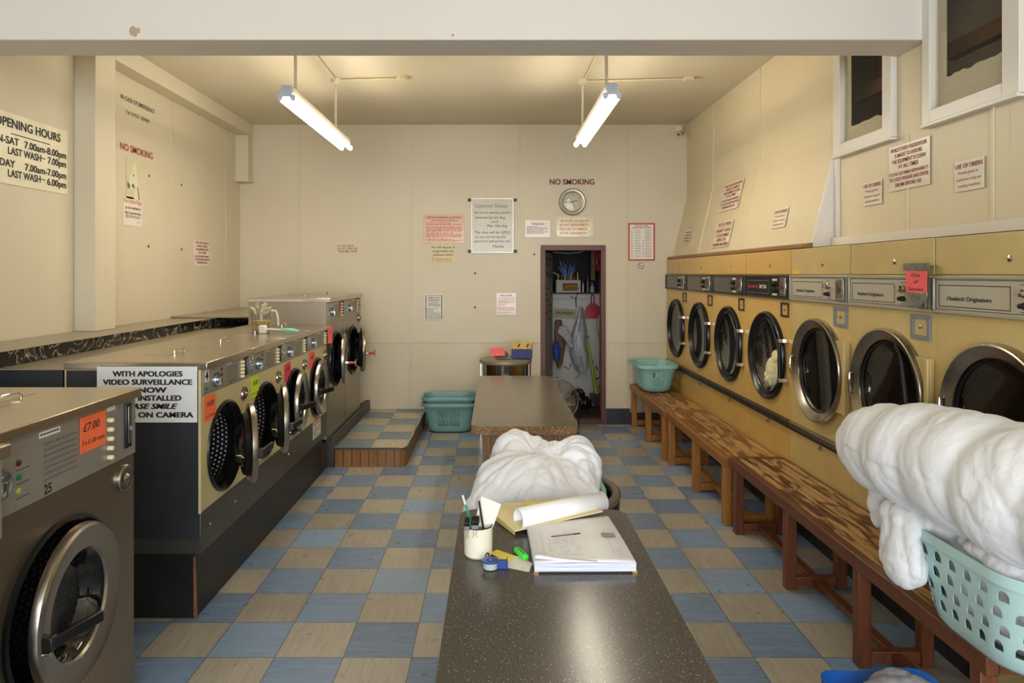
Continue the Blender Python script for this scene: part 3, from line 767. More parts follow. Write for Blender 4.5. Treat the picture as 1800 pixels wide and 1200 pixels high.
note((XW + .0105, 7.03, 1.385), (0, 1, 0), (0, 0, 1), .11, .115, M_orange, [('t', 'maroon', '£8.00', .5, .5, .2, .6, HW)], 'orange price note on the tall washer by the back wall')
# sc sticker lettering between the tall washers
M = frame_matrix((XW + .003, 6.445, 1.175), (0, 1, 0), (0, 0, 1)); tb = MB(); put_text(tb, 'S', 0, .004, .05, .05); put_text(tb, 'C', 0, -.062, .05, .05)
o = tb.build('sticker_letters', M_white_pl, weld=1e-7); o.matrix_world = M; tag(o, 'white letter stickers between the two tall washers', 'sticker')

# side panel with the surveillance sign
mb = MB(); ys_ = 3.302
mb.box(-2.077, -1.437, ys_, WY[0], .40, 1.212); mb.build('side_panel', M_blackpanel, bevel=.002, origin=True, thing=('black side panel closing the near end of the cream washers', 'panel'))
mb = MB(); mb.box(-1.437, -1.425, ys_, WY[0], .52, 1.21); mb.build('corner_trim', M_cream, origin=True, thing=('cream corner strip at the near end of washer 4', 'trim'))
c = B3(259, 693, ys_); w = 176 * ys_ / 1200; h = 98 * ys_ / 1200
def px_lines(L, x0, x1, y0, y1):
    out = []
    for (s, xa, xb, yb, ch, op) in L:
        out.append(('t', 'black', s, ((xa + xb) / 2 - x0) / (x1 - x0), (yb - y0) / (y1 - y0), ch / (y1 - y0), (xb - xa) / (x1 - x0), op))
    return out
bd = {'bold': .05}
sign('surveillance_sign', 'white video surveillance sign on the black side panel of the washers', 'sign', c, (1, 0, 0), (0, 0, 1), w, h, M_papercool,
     px_lines([('WITH APOLOGIES', 199, 321, 661, 9, bd), ('VIDEO SURVEILLANCE', 182, 338, 675.5, 9, bd), ('IS NOW', 226, 293, 689.5, 9, bd), ('INSTALLED', 244, 319, 703.5, 9, bd),
               ('PLEASE SMILE', 207, 312, 718, 9, {'bold': .05, 'shear': .3}), ("YOU'RE ON CAMERA", 182, 340, 733, 9, bd)], 171, 347, 644, 742))
# plinth below the washers
mb = MB(); root = empty('washer_plinth', (-1.75, 4.5, 0), 'dark plinth under the row of cream washers', 'plinth'); off = (-1.75, 4.5, 0)
mb = MB(off)
for a, b in ((3.312, 4.62), (4.622, 5.768)):
    mb.box(-2.07, XW, a, b, .32, .518)
mb.build('upper_panel', M_steel_dark, root, bevel=.003)
mb = MB(off); mb.box(-2.0, -1.462, 3.33, 5.772, 0, .318); mb.build('kick_board', M_blackbase, root, bevel=.003)
mb = MB(off)
for y in (3.42, 3.75, 4.72, 5.35): mb.lathe([(.009, 0), (.006, .004), (0, .005)], (XW, y, .43), (1, 0, 0), 12)
mb.build('screw', M_chrome, root)
mb = MB(off); mb.prism([(-1.47, 3.325, .0), (-1.452, 3.325, 0), (-1.462, 3.325, .30), (-1.472, 3.325, .30)], (0, .004, 0)); mb.build('splintered_edge', mat('broken_ply', (120, 76, 44), .9, var=.2), root)
sign('warning_label', 'white and red warning label on the plinth under washer 7', 'label', (XW + .0005, (5.30 + 5.62) / 2, .455), (0, 1, 0), (0, 0, 1), .235, .155, M_paper,
     [('r', 'palered', .04, .96, .04, .34), ('t', 'white', 'WARNING', .5, .28, .16, .8), ('b', 'grey', .1, .9, .42, .95, 6)], .0015)
# tall washer base kerb
mb = MB(); mb.prism([(-2.05, 5.93, .0), (-1.40, 5.93, 0), (-1.40, 5.93, .27), (-1.45, 5.93, .272), (-1.47, 5.93, .24), (-2.05, 5.93, .24)], (0, 1.70, 0)); mb.box(-2.05, -1.462, 5.776, 5.929, 0, .24)
mb.build('kerb_base', mat('dark_kerb', (64, 58, 52), .45, 0, .2, 5), bevel=.006, origin=True, thing=('dark kerb base under the two tall stainless washers', 'base'))
# boxing behind the washers, marble edged ledge and loose board
mb = MB(); mb.box(-2.44, -2.10, 3.31, 7.20, 0, 1.212); mb.build('service_boxing', M_blackpanel, bevel=.002, origin=True, thing=('black service boxing behind the cream washers', 'boxing'))
mb = MB(); mb.box(-2.44, -2.085, 3.31, 5.76, 1.213, 1.216); mb.build('boxing_top', M_ledge, origin=True, thing=('grey top sheet of the service boxing', 'top sheet'))
root = empty('wall_ledge', (-2.65, 5.4, 0), 'ledge along the left wall with a black marble pattern edge', 'ledge'); off = (-2.65, 5.4, 0)
mb = MB(off); mb.box(XL, -2.452, 2.6, 7.62, 1.27, 1.29); mb.build('ledge_top', M_ledge, root, bevel=.002)
mb = MB(off); mb.box(-2.452, -2.444, 2.6, 7.62, 1.217, 1.292); mb.build('marble_edge', M_marble, root)
mb = MB(off); mb.box(XL, -2.456, 2.6, 7.62, 0, 1.268); mb.build('ledge_box', M_blackpanel, root)
mb = MB(); mb.prism([(XL + .003, 6.0, 1.2925), (-2.115, 6.0, 1.2925), (-2.115, 7.2, 1.2925), (-2.3, 7.62, 1.2925), (XL + .003, 7.62, 1.2925)], (0, 0, .014))
mb.build('loose_board', [M_ledge], bevel=.002, origin=True, thing=('loose grey board lying on the far end of the wall ledge', 'board'))

# ================================================================== DRIERS (right row, fronts face -x)
XD = 1.915
DY = [7.62, 6.80, 5.98, 5.21, 4.41, 3.677, 2.969, 2.22, 1.47]
def drier(i, y1, y0, kind, label, panel, opts):
    body = M_yel_a if kind == 'A' else M_yel_b
    yc = (y0 + y1) / 2; off = (XD, yc, 0); x = XD; g = .0015; dep = .70
    root = empty('tumble_drier', off, label, 'tumble drier', 'wall of tumble driers')
    cz, r = 1.108, .285; ztop, zp1, zp0 = 1.84, 1.672, 1.512; yd = yc + (.0 if kind == 'A' else .0)
    mb = MB(off)
    mb.plate_hole((x, 0, 0), (0, 1, 0), (0, 0, 1), y0 + g, y1 - g, .70, zp0 - .003, yd, cz, r)
    mb.box(x + .0, x + .02, y0 + g, y1 - g, zp0 - .003, zp1 + .003)
    A = [(x, y0 + g, .70), (x, y1 - g, .70), (x, y1 - g, ztop), (x, y0 + g, ztop)]; B = [(x + dep, p[1], p[2]) for p in A]
    mb.quadstrip(A, B); mb.face(B)
    mb.build('cabinet', body, root)
    mb = MB(off); mb.box(x - .004, x + .012, y0 + .005, y1 - .005, zp1 + .004, ztop - .003); mb.build('top_panel', body, root, bevel=.003)
    mb = MB(off); mb.lathe([(.013, 0), (.013, .004), (.006, .007), (0, .008)], (x - .004, y0 + (y1 - y0) * .42, zp1 + .065), (-1, 0, 0), 16); mb.build('top_lock', M_chrome, root)
    mb = MB(off); mb.box(x - .002, x + .5, y0 + g, y1 - g, .12, .672); mb.build('lower_panel', body, root, bevel=.002)
    mb = MB(off); mb.box(x + .05, x + .5, y0 + g, y1 - g, 0, .118); mb.build('kick_space', M_blackbase, root)
    if kind == 'A':
        mb = MB(off); mb.prism([(x - .006, y0 + g, .735), (x - .034, y0 + g, .728), (x - .034, y0 + g, .69), (x - .026, y0 + g, .684), (x - .006, y0 + g, .684)], (0, y1 - y0 - 2 * g, 0)); mb.build('rail', mat('black_rail', (34, 33, 32), .4), root, bevel=.002)
    else:
        mb = MB(off); mb.prism([(x - .006, y0 + g, .735), (x - .030, y0 + g, .728), (x - .030, y0 + g, .70), (x - .006, y0 + g, .692)], (0, y1 - y0 - 2 * g, 0)); mb.build('rail', M_ringmetal, root, bevel=.002)
        mb = MB(off); mb.box(x - .012, x - .001, y0 + g, y1 - g, .676, .690); mb.build('lower_rail', mat('black_rail', (34, 33, 32), .4), root)
    mb = MB(off); mb.lathe([(.012, 0), (.012, .01), (.005, .014), (0, .014)], (x - .006, y0 + (y1 - y0) * .45, .655), (-1, 0, 0), 12); mb.build('catch', M_chrome, root)
    # control panel
    fm = mat('drier_dark_frame', (62, 58, 52), .35, .5) if kind == 'A' else steel('drier_frame_aluminium', (172, 166, 150), .35, (1, 1, 1), 0, .4)
    mb = MB(off); mb.box(x - .010, x - .0045, y0 + .006, y1 - .006, zp0, zp1)
    for a, b in ((zp0, zp0 + .012), (zp1 - .012, zp1)): mb.box(x - .020, x - .010, y0 + .004, y1 - .004, a, b)
    for a, b in ((y0 + .004, y0 + .016), (y1 - .016, y1 - .004)): mb.box(x - .020, x - .010, a, b, zp0 + .012, zp1 - .012)
    mb.build('panel_frame', fm, root, bevel=.003)
    W_ = y1 - y0
    Y = lambda f: y1 - f * W_     # fraction from the left edge as seen
    mb = MB(off); mb.box(x - .013, x - .0101, Y(.97), Y(.03), zp0 + .016, zp1 - .016); mb.build('control_panel', panel, root)
    xp = x - .013
    # outline printed/pressed frame
    tb = MB(); M = frame_matrix((xp - .0012, yc, (zp0 + zp1) / 2), (0, -1, 0), (0, 0, 1)); H = zp1 - zp0 - .032
    def fr(a, b, c, d, t=.003):
        X0, X1 = (a - .5) * W_, (b - .5) * W_; 
        for q in ((X0, X1, c, c + t), (X0, X1, d - t, d), (X0, X0 + t, c, d), (X1 - t, X1, c, d)): rect(tb, *q)
    lm = 0
    tb.mi = 0; fr(.055, .60 if kind == 'B' else .57, -H * .40, H * .32)
    if kind == 'B': fr(.03, .955, -H * .48, H * .49, .002)
    if opts.get('brand'):
        tb.mi = 1; put_text(tb, 'Huebsch Originators', (.30 if kind == 'B' else .3 - .02 - .5 + .5) * W_ - .5 * W_ + .0, -H * .18, .017, W_ * .34, bold=.02)
        tb.mi = 3; put_text(tb, 'Loadstar II', (.20 - .5) * W_, -H * .33, .010, W_ * .14, bold=0)
    if opts.get('red'):
        tb.mi = 2; put_text(tb, 'Stacomat', (.21 - .5) * W_, -H * .10, .026, W_ * .26, bold=.02); tb.mi = 3; put_text(tb, "30'30", (.44 - .5) * W_, -H * .12, .026, W_ * .16, bold=.02)
    for kx, kz in ((.70, .36), (.70, -.42)):
        tb.mi = 3 if kind == 'A' else 1
        if kind == 'A': rect(tb, (kx - .5 - .05) * W_, (kx - .5 + .05) * W_, H * kz - .006, H * kz + .008)
        else: put_bars(tb, (kx - .5 - .035) * W_, (kx - .5 + .035) * W_, H * kz + .004, H * kz - .002, 1)
    if opts.get('red') or opts.get('dark'):
        tb.mi = 2; rect(tb, (.80 - .5) * W_, (.82 - .5) * W_, -.006, .006)
    mm = M.copy(); mm.translation -= V(off)
    o = tb.build('printing', [M_black if kind == 'B' else mat('frame_line_grey', (128, 124, 112), .4, .3), M_black, mat('brand_red', (165, 62, 40), .5, var=0), mat('label_ivory', (205, 198, 178), .5, var=0)], root, weld=1e-7); o.matrix_local = mm
    for q, (kf, kz, kr) in enumerate(((.70, .14, .019), (.70, -.22, .013))):
        mb = MB(off); mb.lathe([(kr, 0), (kr, .012), (kr * .75, .016), (kr * .7, .028), (0, .030)], (xp, Y(kf), (zp0 + zp1) / 2 + H * kz), (-1, 0, 0), 20)
        mb.build('temperature_knob' if q == 0 else 'start_button', (M_chrome if kind == 'B' else M_black) if q == 0 else M_black, root)
    a, b = Y(.955), Y(.835)
    mb = MB(off); mb.box(xp - .014, xp, a, b, zp0 + .020, zp1 - .018); mb.build('coin_box', M_chrome if kind == 'A' else mat('coin_box_metal', (160, 158, 150), .3, .8), root, bevel=.003)
    mb = MB(off); mb.box(xp - .0165, xp - .0142, a + .012, b - .012, zp0 + .032, zp1 - .030); mb.build('coin_plate', mat('coin_plate_grey', (112, 112, 104), .4, .6, .3, 60), root)
    mb = MB(off); mb.cyl((xp - .0166, (a + b) / 2, (zp0 + zp1) / 2), (xp - .026, (a + b) / 2, (zp0 + zp1) / 2), .012); mb.box(xp - .02, xp - .0166, (a + b) / 2 + .006, (a + b) / 2 + .022, (zp0 + zp1) / 2 + .014, (zp0 + zp1) / 2 + .034); mb.build('coin_knob', mat('coin_red', (120, 40, 36), .4), root)
    # lock plate under the panel
    fcol = mat('lock_frame_black', (40, 26, 20), .4) if kind == 'A' else M_grey_pl
    if kind == 'A': la, lb, lc, ld, lt = Y(.95), Y(.80), 1.395, 1.49, .012
    else: la, lb, lc, ld, lt = Y(.955), Y(.76), 1.385, 1.497, .018
    mb = MB(off)
    for q in ((la, lb, lc, lc + lt), (la, lb, ld - lt, ld), (la, la + lt, lc + lt, ld - lt), (lb - lt, lb, lc + lt, ld - lt)): mb.box(x - .008, x - .0005, *q)
    mb.build('lock_frame', fcol, root, bevel=.001)
    mb = MB(off); mb.lathe([(.009, 0), (.009, .006), (.004, .008), (0, .008)], (x - .001, (la + lb) / 2, (lc + ld) / 2), (-1, 0, 0), 12); mb.build('lock', M_chrome, root)
    # drum and door
    mb = MB(off); mb.lathe([(r, 0), (r, -.06), (r * 1.10, -.065), (r * 1.10, -.60), (0, -.60)], (x, yd, cz), (-1, 0, 0), 64)
    for k in range(4):
        t = 2 * PI * k / 4 + .5; p = V((0, math.cos(t), math.sin(t))) * r * 1.08; mb.bar((x + .08, yd + p.y, cz + p.z), (x + .59, yd + p.y, cz + p.z), .03, .07, up=(0, p.y, p.z))
    mb.build('drum', M_drum_dry, root, loc=V((x, yd, cz)) - V(off))
    R_ = .308
    if kind == 'A':
        mb = MB(off); mb.lathe([(R_, .001), (R_, .012), (R_ * .985, .024), (R_ * .955, .030), (R_ * .93, .022), (R_ * .90, .006), (R_ * .86, .002), (R_ * .85, .010), (R_ * .82, .012), (R_ * .80, .004), (R_ * .80, -.02), (R_ * .86, -.03)], (x, yd, cz), (-1, 0, 0), 72)
        door = mb.build('door', M_rubber, root)
        mb = MB(off); mb.lathe([(R_ * .80, -.005), (R_ * .7, -.022), (R_ * .4, -.045), (0, -.055)], (x, yd, cz), (-1, 0, 0), 48); mb.build('door_glass', M_glass_a, door)
        hy = yd - R_ * .985; mb = MB(off); mb.cyl((x - .042, hy, cz - .12), (x - .042, hy, cz + .12), .011); mb.build('handle', M_black, door)
        mb = MB(off)
        for hz in (cz - .13, cz + .13): mb.box(x - .052, x - .012, hy - .018, hy + .012, hz - .013, hz + .013); mb.box(x - .016, x - .0015, hy - .045, hy - .005, hz - .013, hz + .013)
        mb.build('handle_bracket', M_chrome, door, bevel=.002)
    else:
        mb = MB(off); mb.lathe([(R_, .001), (R_ * 1.0, .022), (R_ * .985, .036), (R_ * .965, .038), (R_ * .84, .018), (R_ * .815, .012), (R_ * .81, -.03), (R_ * .90, -.04)], (x, yd, cz), (-1, 0, 0), 80)
        door = mb.build('door', M_ringmetal, root)
        mb = MB(off); mb.lathe([(R_ * .815, .0), (R_ * .795, .004), (R_ * .775, -.004), (R_ * .79, -.03)], (x, yd, cz), (-1, 0, 0), 64); mb.build('door_seal', M_rubber, door)
        mb = MB(off); mb.lathe([(R_ * .79, -.008), (R_ * .6, -.016), (0, -.02)], (x, yd, cz), (-1, 0, 0), 48); mb.build('door_glass', M_glass_b, door)
        hy = yd + R_ * .90; mb = MB(off); mb.tube([(x - .020, hy, cz + .055), (x - .048, hy, cz + .05), (x - .052, hy, cz), (x - .048, hy, cz - .05), (x - .020, hy, cz - .055)], .0065); mb.build('handle', M_chrome, door)
        # casting on the hinge side
        mb = MB(off); n = 14; zz = [cz - .20 + .40 * k / n for k in range(n + 1)]
        P = [(x - .022, yd - math.sqrt(max(0, (R_ + .002) ** 2 - (z - cz) ** 2)), z) for z in zz] + [(x - .022, y0 + .006, zz[-1]), (x - .022, y0 + .006, zz[0])]
        mb.prism(P, (.021, 0, 0)); mb.build('hinge_cover', body, root, bevel=.003)
        mb = MB(off); mb.box(x - .036, x - .0225, y0 + .004, y0 + .03, cz - .20, cz + .20); mb.build('hinge_strip', body, root, bevel=.004)
    return root
pan_b = steel('drier_panel_champagne', (178, 170, 152), .4, (60, 60, 2), .0, .15)
pan_g = mat('drier_panel_grey', (98, 92, 82), .35, .4, .08)
pan_k = mat('drier_panel_black', (30, 27, 25), .25, 0, .1)
drier(1, DY[0], DY[1], 'A', 'mustard drier furthest away, against the back wall', pan_g, {})
drier(2, DY[1], DY[2], 'A', 'mustard drier next to the furthest one', pan_g, {})
drier(3, DY[2], DY[3], 'A', 'mustard drier to the left of the one holding cream cloth', pan_g, {'dark': 1})
drier(4, DY[3], DY[4], 'A', 'mustard drier with cream cloth seen through its door', pan_k, {'red': 1})
drier(5, DY[4], DY[5], 'B', 'faded mustard drier with steel door ring and a yellow tape scrap', pan_b, {'brand': 1})
drier(6, DY[5], DY[6], 'B', 'faded mustard drier carrying the coral out of service note', pan_b, {'brand': 1})
drier(7, DY[6], DY[7], 'B', 'faded mustard drier behind the white duvet roll, nearest in view', pan_b, {'brand': 1})
drier(8, DY[7], DY[8], 'B', 'faded mustard drier beyond the right edge of the view', pan_b, {'brand': 1})
u_, v_ = (0, -1, 0), (0, 0, 1)
sign('out_of_service_note', 'coral handwritten out of service note taped over a drier coin box', 'note', (XD - .043, 3.036, 1.642), u_, v_, .150, .100, M_red_note,
     [('t', 'black', 'Out', .48, .26, .17, .42, {'bold': 0, 'shear': .1}), ('t', 'black', 'of', .5, .54, .15, .22, {'bold': 0, 'shear': .1}), ('t', 'black', 'Service', .48, .88, .16, .72, {'bold': 0, 'shear': .1})], .0015, child='handwriting')
mb = MB(); mb.box(XD - .0435, XD - .0425, 2.945, 3.135, 1.694, 1.727); mb.box(XD - .0425, XD - .0050, 2.945, 3.135, 1.715, 1.7165)
mb.build('silver_tape', M_tape, origin=True, thing=('strip of silver tape above the out of service note', 'tape', 'tape around the out of service note'))
mb = MB(); mb.prism([(XD - .047, 3.12, 1.597), (XD - .047, 2.955, 1.597), (XD - .047, 2.96, 1.565), (XD - .047, 3.0, 1.535), (XD - .047, 3.07, 1.530), (XD - .047, 3.11, 1.555)], (.003, 0, 0))
mb.build('silver_tape', M_tape, bevel=.003, origin=True, thing=('crumpled silver tape below the out of service note', 'tape', 'tape around the out of service note'))
mb = MB(); mb.box(XD - .0055, XD - .0042, 4.30, 4.398, 1.678, 1.70); mb.build('tape_scrap', mat('yellow_tape', (222, 182, 30), .4), origin=True, thing=('scrap of yellow tape on the fifth drier', 'tape'))
# ================================================================== BENCHES
def bench(x0, x1, ya, yb, zt, legs, ms, mr, ml, label, nsl=7, tilt=0):
    root = empty('slatted_bench', ((x0 + x1) / 2, (ya + yb) / 2, 0), label, 'bench', 'benches in front of the driers'); off = root.location.copy()
    w = (x1 - x0 - .045); sw = w / nsl
    for i in range(nsl):
        a = x0 + .045 + i * sw
        mb = MB(off); mb.box(a + .005, a + sw - .003, ya + .045, yb - .045, zt - .022, zt - .002 + RND.uniform(-.001, .001)); mb.build('slat', ms, root, bevel=.002)
    mb = MB(off); mb.box(x0, x0 + .042, ya, yb, zt - .062, zt); mb.build('front_rail', mr, root, bevel=.004)
    mb = MB(off); mb.box(x1 - .008, x1 + .012, ya, yb, zt - .062, zt - .004); mb.build('back_rail', mr, root, bevel=.003)
    for a, b in ((ya, ya + .043), (yb - .043, yb)):
        mb = MB(off); mb.box(x0 + .043, x1 - .009, a, b, zt - .055, zt + .001); mb.build('end_rail', mr, root, bevel=.003)
    for y in legs:
        t = .026
        for a, b in ((x0 + .006, x0 + .062), (x1 - .07, x1 - .016)):
            mb = MB(off); mb.box(a, b, y - t, y + t, 0, zt - .0225 if a > x0 + .1 else zt - .063); mb.build('leg', ml, root, bevel=.004)
        mb = MB(off); mb.box(x0 + .063, x1 - .071, y - .02, y + .02, .015, .068); mb.build('foot_rail', ml, root, bevel=.003)
        mb = MB(off); mb.box(x0 + .063, x1 - .071, y - .02, y + .02, zt - .062, zt - .0225); mb.build('cross_rail', ml, root, bevel=.003)
    ls = sorted(legs); xm = (x0 + x1) / 2
    mb = MB(off)
    for a, b in zip(ls, ls[1:]): mb.box(xm - .022, xm + .022, a + .021, b - .021, .03, .062)
    mb.build('stretcher', ml, root, bevel=.003)
    return root
bench(1.538, 1.885, 2.14, 4.49, .478, (2.20, 2.93, 3.65, 4.42), M_bench_dark, M_bench_raild, M_bench_legd, 'long dark red-brown slatted bench with worn varnish, nearest the camera')
bench(1.515, 1.885, 4.515, 6.06, .460, (4.575, 5.27, 6.00), M_bench_slat, M_bench_rail, M_bench_leg, 'pine slatted bench in the middle of the row')
bench(1.495, 1.885, 6.09, 7.60, .458, (6.155, 6.83, 7.53), M_bench_slat, M_bench_rail, M_bench_leg, 'pine slatted bench at the far end under a mint basket')

# ================================================================== TABLES
def table(x0, x1, y0, y1, z, th, mt, me, label, legs, apron_in=.06):
    root = empty('folding_table', ((x0 + x1) / 2, (y0 + y1) / 2, 0), label, 'table', 'laundry folding tables'); off = root.location.copy()
    P = rounded(x0, x1, y0, y1, .07, (0, 1, 2, 3))
    mb = MB(off); mb.prism([(x, y, z - .004) for x, y in P], (0, 0, .004)); mb.build('laminate_top', mt, root)
    P2 = rounded(x0 - .0015, x1 + .0015, y0 - .0015, y1 + .0015, .07, (0, 1, 2, 3))
    mb = MB(off); mb.prism([(x, y, z - th) for x, y in P2], (0, 0, th - .0008)); mb.build('edge', me, root)
    for lx in (x0 + .07, x1 - .12):
        for ly in (y0 + .10, y1 - .15):
            mb = MB(off); mb.box(lx, lx + .05, ly, ly + .07, 0, z - th - .001); mb.build('leg', M_tablewood, root, bevel=.003)
    for q in ((x0 + .121, x1 - .121, y0 + .11, y0 + .13), (x0 + .121, x1 - .121, y1 - .11, y1 - .09), (x0 + .08, x0 + .10, y0 + .171, y1 - .151), (x1 - .10, x1 - .08, y0 + .171, y1 - .151)):
        mb = MB(off); mb.box(q[0], q[1], q[2], q[3], z - th - .16, z - th - .001); mb.build('apron', M_tablewood, root, bevel=.002)
    return root
table(-.136, .506, .62, 2.70, .75, .045, M_top, mat('dark_edge_band', (96, 86, 74), .4), 'dark speckled folding table in the foreground carrying the open ledger', 4)
t2 = table(-.150, .510, 4.16, 6.23, .75, .048, M_top_far, M_chip, 'far folding table with chipboard edge exposed at its near end', 4)
off = t2.location.copy()
mb = MB(off); mb.box(-.085, .07, 4.185, 4.26, .694, .700); mb.box(.25, .42, 4.185, 4.26, .694, .700); mb.build('packing_strip', M_white_pl, t2)

# ================================================================== BASKETS
def rr_pt(a, b, rc, u):
    """point on rounded rectangle outline by fraction of its length, starting mid bottom edge (-b)"""
    rc = min(rc, a, b); segs = [('l', a - rc), ('c', PI * rc / 2), ('l', 2 * (b - rc)), ('c', PI * rc / 2), ('l', 2 * (a - rc)), ('c', PI * rc / 2), ('l', 2 * (b - rc)), ('c', PI * rc / 2), ('l', a - rc)]
    L = sum(x[1] for x in segs); d = (u % 1.0) * L; x, y, an = 0.0, -b, 0.0
    for k, l in segs:
        if d > l + 1e-12:
            d -= l
            if k == 'l': x += l * math.cos(an); y += l * math.sin(an)
            else:
                cx, cy = x - rc * math.sin(an), y + rc * math.cos(an); an += PI / 2; x, y = cx + rc * math.sin(an), cy - rc * math.cos(an)
        else:
            if k == 'l': return x + d * math.cos(an), y + d * math.sin(an)
            t = d / rc; cx, cy = x - rc * math.sin(an), y + rc * math.cos(an); an += t; return cx + rc * math.sin(an), cy - rc * math.cos(an)
    return x, y
def basket(loc, rz, a0, b0, a1, b1, H, m, label, holes, rc=.11, rim=.020, group=None, N=96, curve=0.0):
    """a0,b0 base half sizes; a1,b1 rim half sizes; holes: list of (u centre, v centre, half u, half v, shape)"""
    root = empty('laundry_basket', loc, label, 'laundry basket', group); root.rotation_euler = (0, 0, rz)
    def S(u, v):
        e = v ** (1 - curve) if curve else v
        k = 1.0 if v > .10 else 1 - .22 * (1 - v / .10) ** 2
        a = (a0 + (a1 - a0) * e) * k if True else 0; b = (b0 + (b1 - b0) * e) * k
        x, y = rr_pt(a, b, rc, u); return V((x, y, v * H))
    mb = MB(); th = .0028; n = N
    def Nrm(u, v):
        p = S(u, min(v, 1)); a = S(u + .003, v) - S(u - .003, v); b = S(u, min(v + .01, 1)) - S(u, max(v - .01, 0)); return a.cross(b).normalized()
    cache = {}
    def S2(u, v):
        k = (round(u % 1.0, 6), round(v, 6))
        if k not in cache: cache[k] = S(u, v) - Nrm(u, v) * th
        return cache[k]
    rows = sorted(set([0, .02, .05, .10, 1.0] + [round(h[1] - h[3] * 1.25, 6) for h in holes] + [round(h[1] + h[3] * 1.25, 6) for h in holes]))
    for v0, v1 in zip(rows, rows[1:]):
        inrow = sorted([h for h in holes if v0 - 1e-5 <= h[1] - h[3] * 1.25 and h[1] + h[3] * 1.25 <= v1 + 1e-5])
        pos = 0.0
        def strip(ua, ub):
            k = max(1, int(round((ub - ua) * N)))
            for i in range(k):
                p, q = ua + (ub - ua) * i / k, ua + (ub - ua) * (i + 1) / k
                mb.face([S(p, v0), S(q, v0), S(q, v1), S(p, v1)]); mb.face([S2(p, v0), S2(p, v1), S2(q, v1), S2(q, v0)])
        for uc, vc, hu, hv, shp in inrow:
            ca, cb = uc - hu * 1.3, uc + hu * 1.3
            if ca > pos + 1e-6: strip(pos, ca)
            pos = cb; A, B = [], []; K_ = 32
            for i in range(K_):
                t = 2 * PI * i / K_; c, s_ = math.cos(t), math.sin(t); kk = 1 / max(abs(c), abs(s_))
                B.append((uc + c * kk * hu * 1.3, vc + s_ * kk * ((v1 - vc) if s_ > 0 else (vc - v0))))
                if shp == 'oval': e_ = (abs(c) ** 3 + abs(s_) ** 3) ** (-1 / 3); A.append((uc + hu * c * e_, vc + hv * s_ * e_))
                elif s_ >= 0: A.append((uc + hu * c, vc + hv * s_))
                else: A.append((uc + hu * c * kk if abs(c) < abs(s_) else uc + hu * (1 if c > 0 else -1), vc - hv * .62 * min(1, abs(s_) * kk)))
            a1_, b1_ = [S(*p) for p in A], [S(*p) for p in B]; a2_, b2_ = [S2(*p) for p in A], [S2(*p) for p in B]
            mb.quadstrip(a1_, b1_); mb.quadstrip(b2_, a2_); mb.quadstrip(a2_, a1_)
        if pos < 1 - 1e-6: strip(pos, 1.0)
    mb.face([S(i / n, 0) for i in range(n)]); mb.face([S(i / n, .02) for i in range(n)])
    o = mb.build('body', m, root, weld=2e-5, angle=50)
    mb = MB(); prof = [(0, 0), (rim * .9, .004), (rim, -.004), (rim * .96, -.030), (rim * .82, -.030), (rim * .82, -.006), (.004, -.006)]
    rows_ = []
    for i in range(n):
        u = i / n; p = S(u, 1.0); q = S(u + .002, 1.0); d = (q - p).normalized(); nn = V((d.y, -d.x, 0))
        rows_.append([mb.bm.verts.new(p + nn * a + V((0, 0, b))) for a, b in prof])
    for i in range(n):
        A, B = rows_[i], rows_[(i + 1) % n]
        for k in range(len(prof)):
            f = mb.bm.faces.new((A[k], A[(k + 1) % len(prof)], B[(k + 1) % len(prof)], B[k]))
    mb.build('rim', m, root, angle=50)
    return root
def oval_rows(cu, n, du, rows):
    return [(cu + (i - (n - 1) / 2) * du, v, du * .34, hv, 'oval') for v, hv in rows for i in range(n)]
H2 = [(.36, .105), (.66, .105)]
# long side mid positions are u=0 (towards -b) ... start mid bottom edge; rim long side along x
def std_holes(): return [(u + 1 if u < 0 else u, v, a, b, c) for (u, v, a, b, c) in sum([oval_rows(cu, n, .0165, H2) for cu, n in ((.0, 0), (.25, 5), (.5, 8), (.75, 5))], [])]
def front_holes():
    base = sum([oval_rows(cu, n, .0215, H2) for cu, n in ((.25, 4), (.5, 8), (.75, 4))], [])
    return base + [(((i + .5) * .0215) if i >= 0 else 1 + (i + .5) * .0215, v, .0215 * .34, hv, 'oval') for v, hv in H2 for i in range(-4, 4)]
bk1 = basket((-.49, 7.33, .001), 0, .215, .135, .275, .185, .315, M_bask_dark, 'lower sea green basket of the pair on the floor by the back wall', front_holes(), rc=.09, group='pair of nested baskets on the floor')
bk2 = basket((-.49, 7.33, .068), 0, .213, .133, .275, .185, .315, M_bask_dark, 'upper sea green basket nested in the one below by the back wall', front_holes(), rc=.09, group='pair of nested baskets on the floor')
basket((1.665, 7.20, .460), PI / 2, .20, .135, .275, .195, .285, M_bask, 'mint green laundry basket standing empty on the furthest bench', front_holes(), rc=.09)
# big pale basket with arched holes, overhanging the bench end
arch = []
for j, v in enumerate((.27, .44, .61, .78)):
    nn = 24
    for i in range(nn):
        arch.append(((i + .5 + (j % 2) * .3) / nn, v, .0102, .066, 'arch'))
big = basket((1.663, 2.19, .480), 0, .145, .225, .198, .315, .325, M_bask_pale, 'large pale mint basket stuffed with white duvets on the near end of the dark bench', arch, rc=.155, rim=.010, N=120, curve=.35)
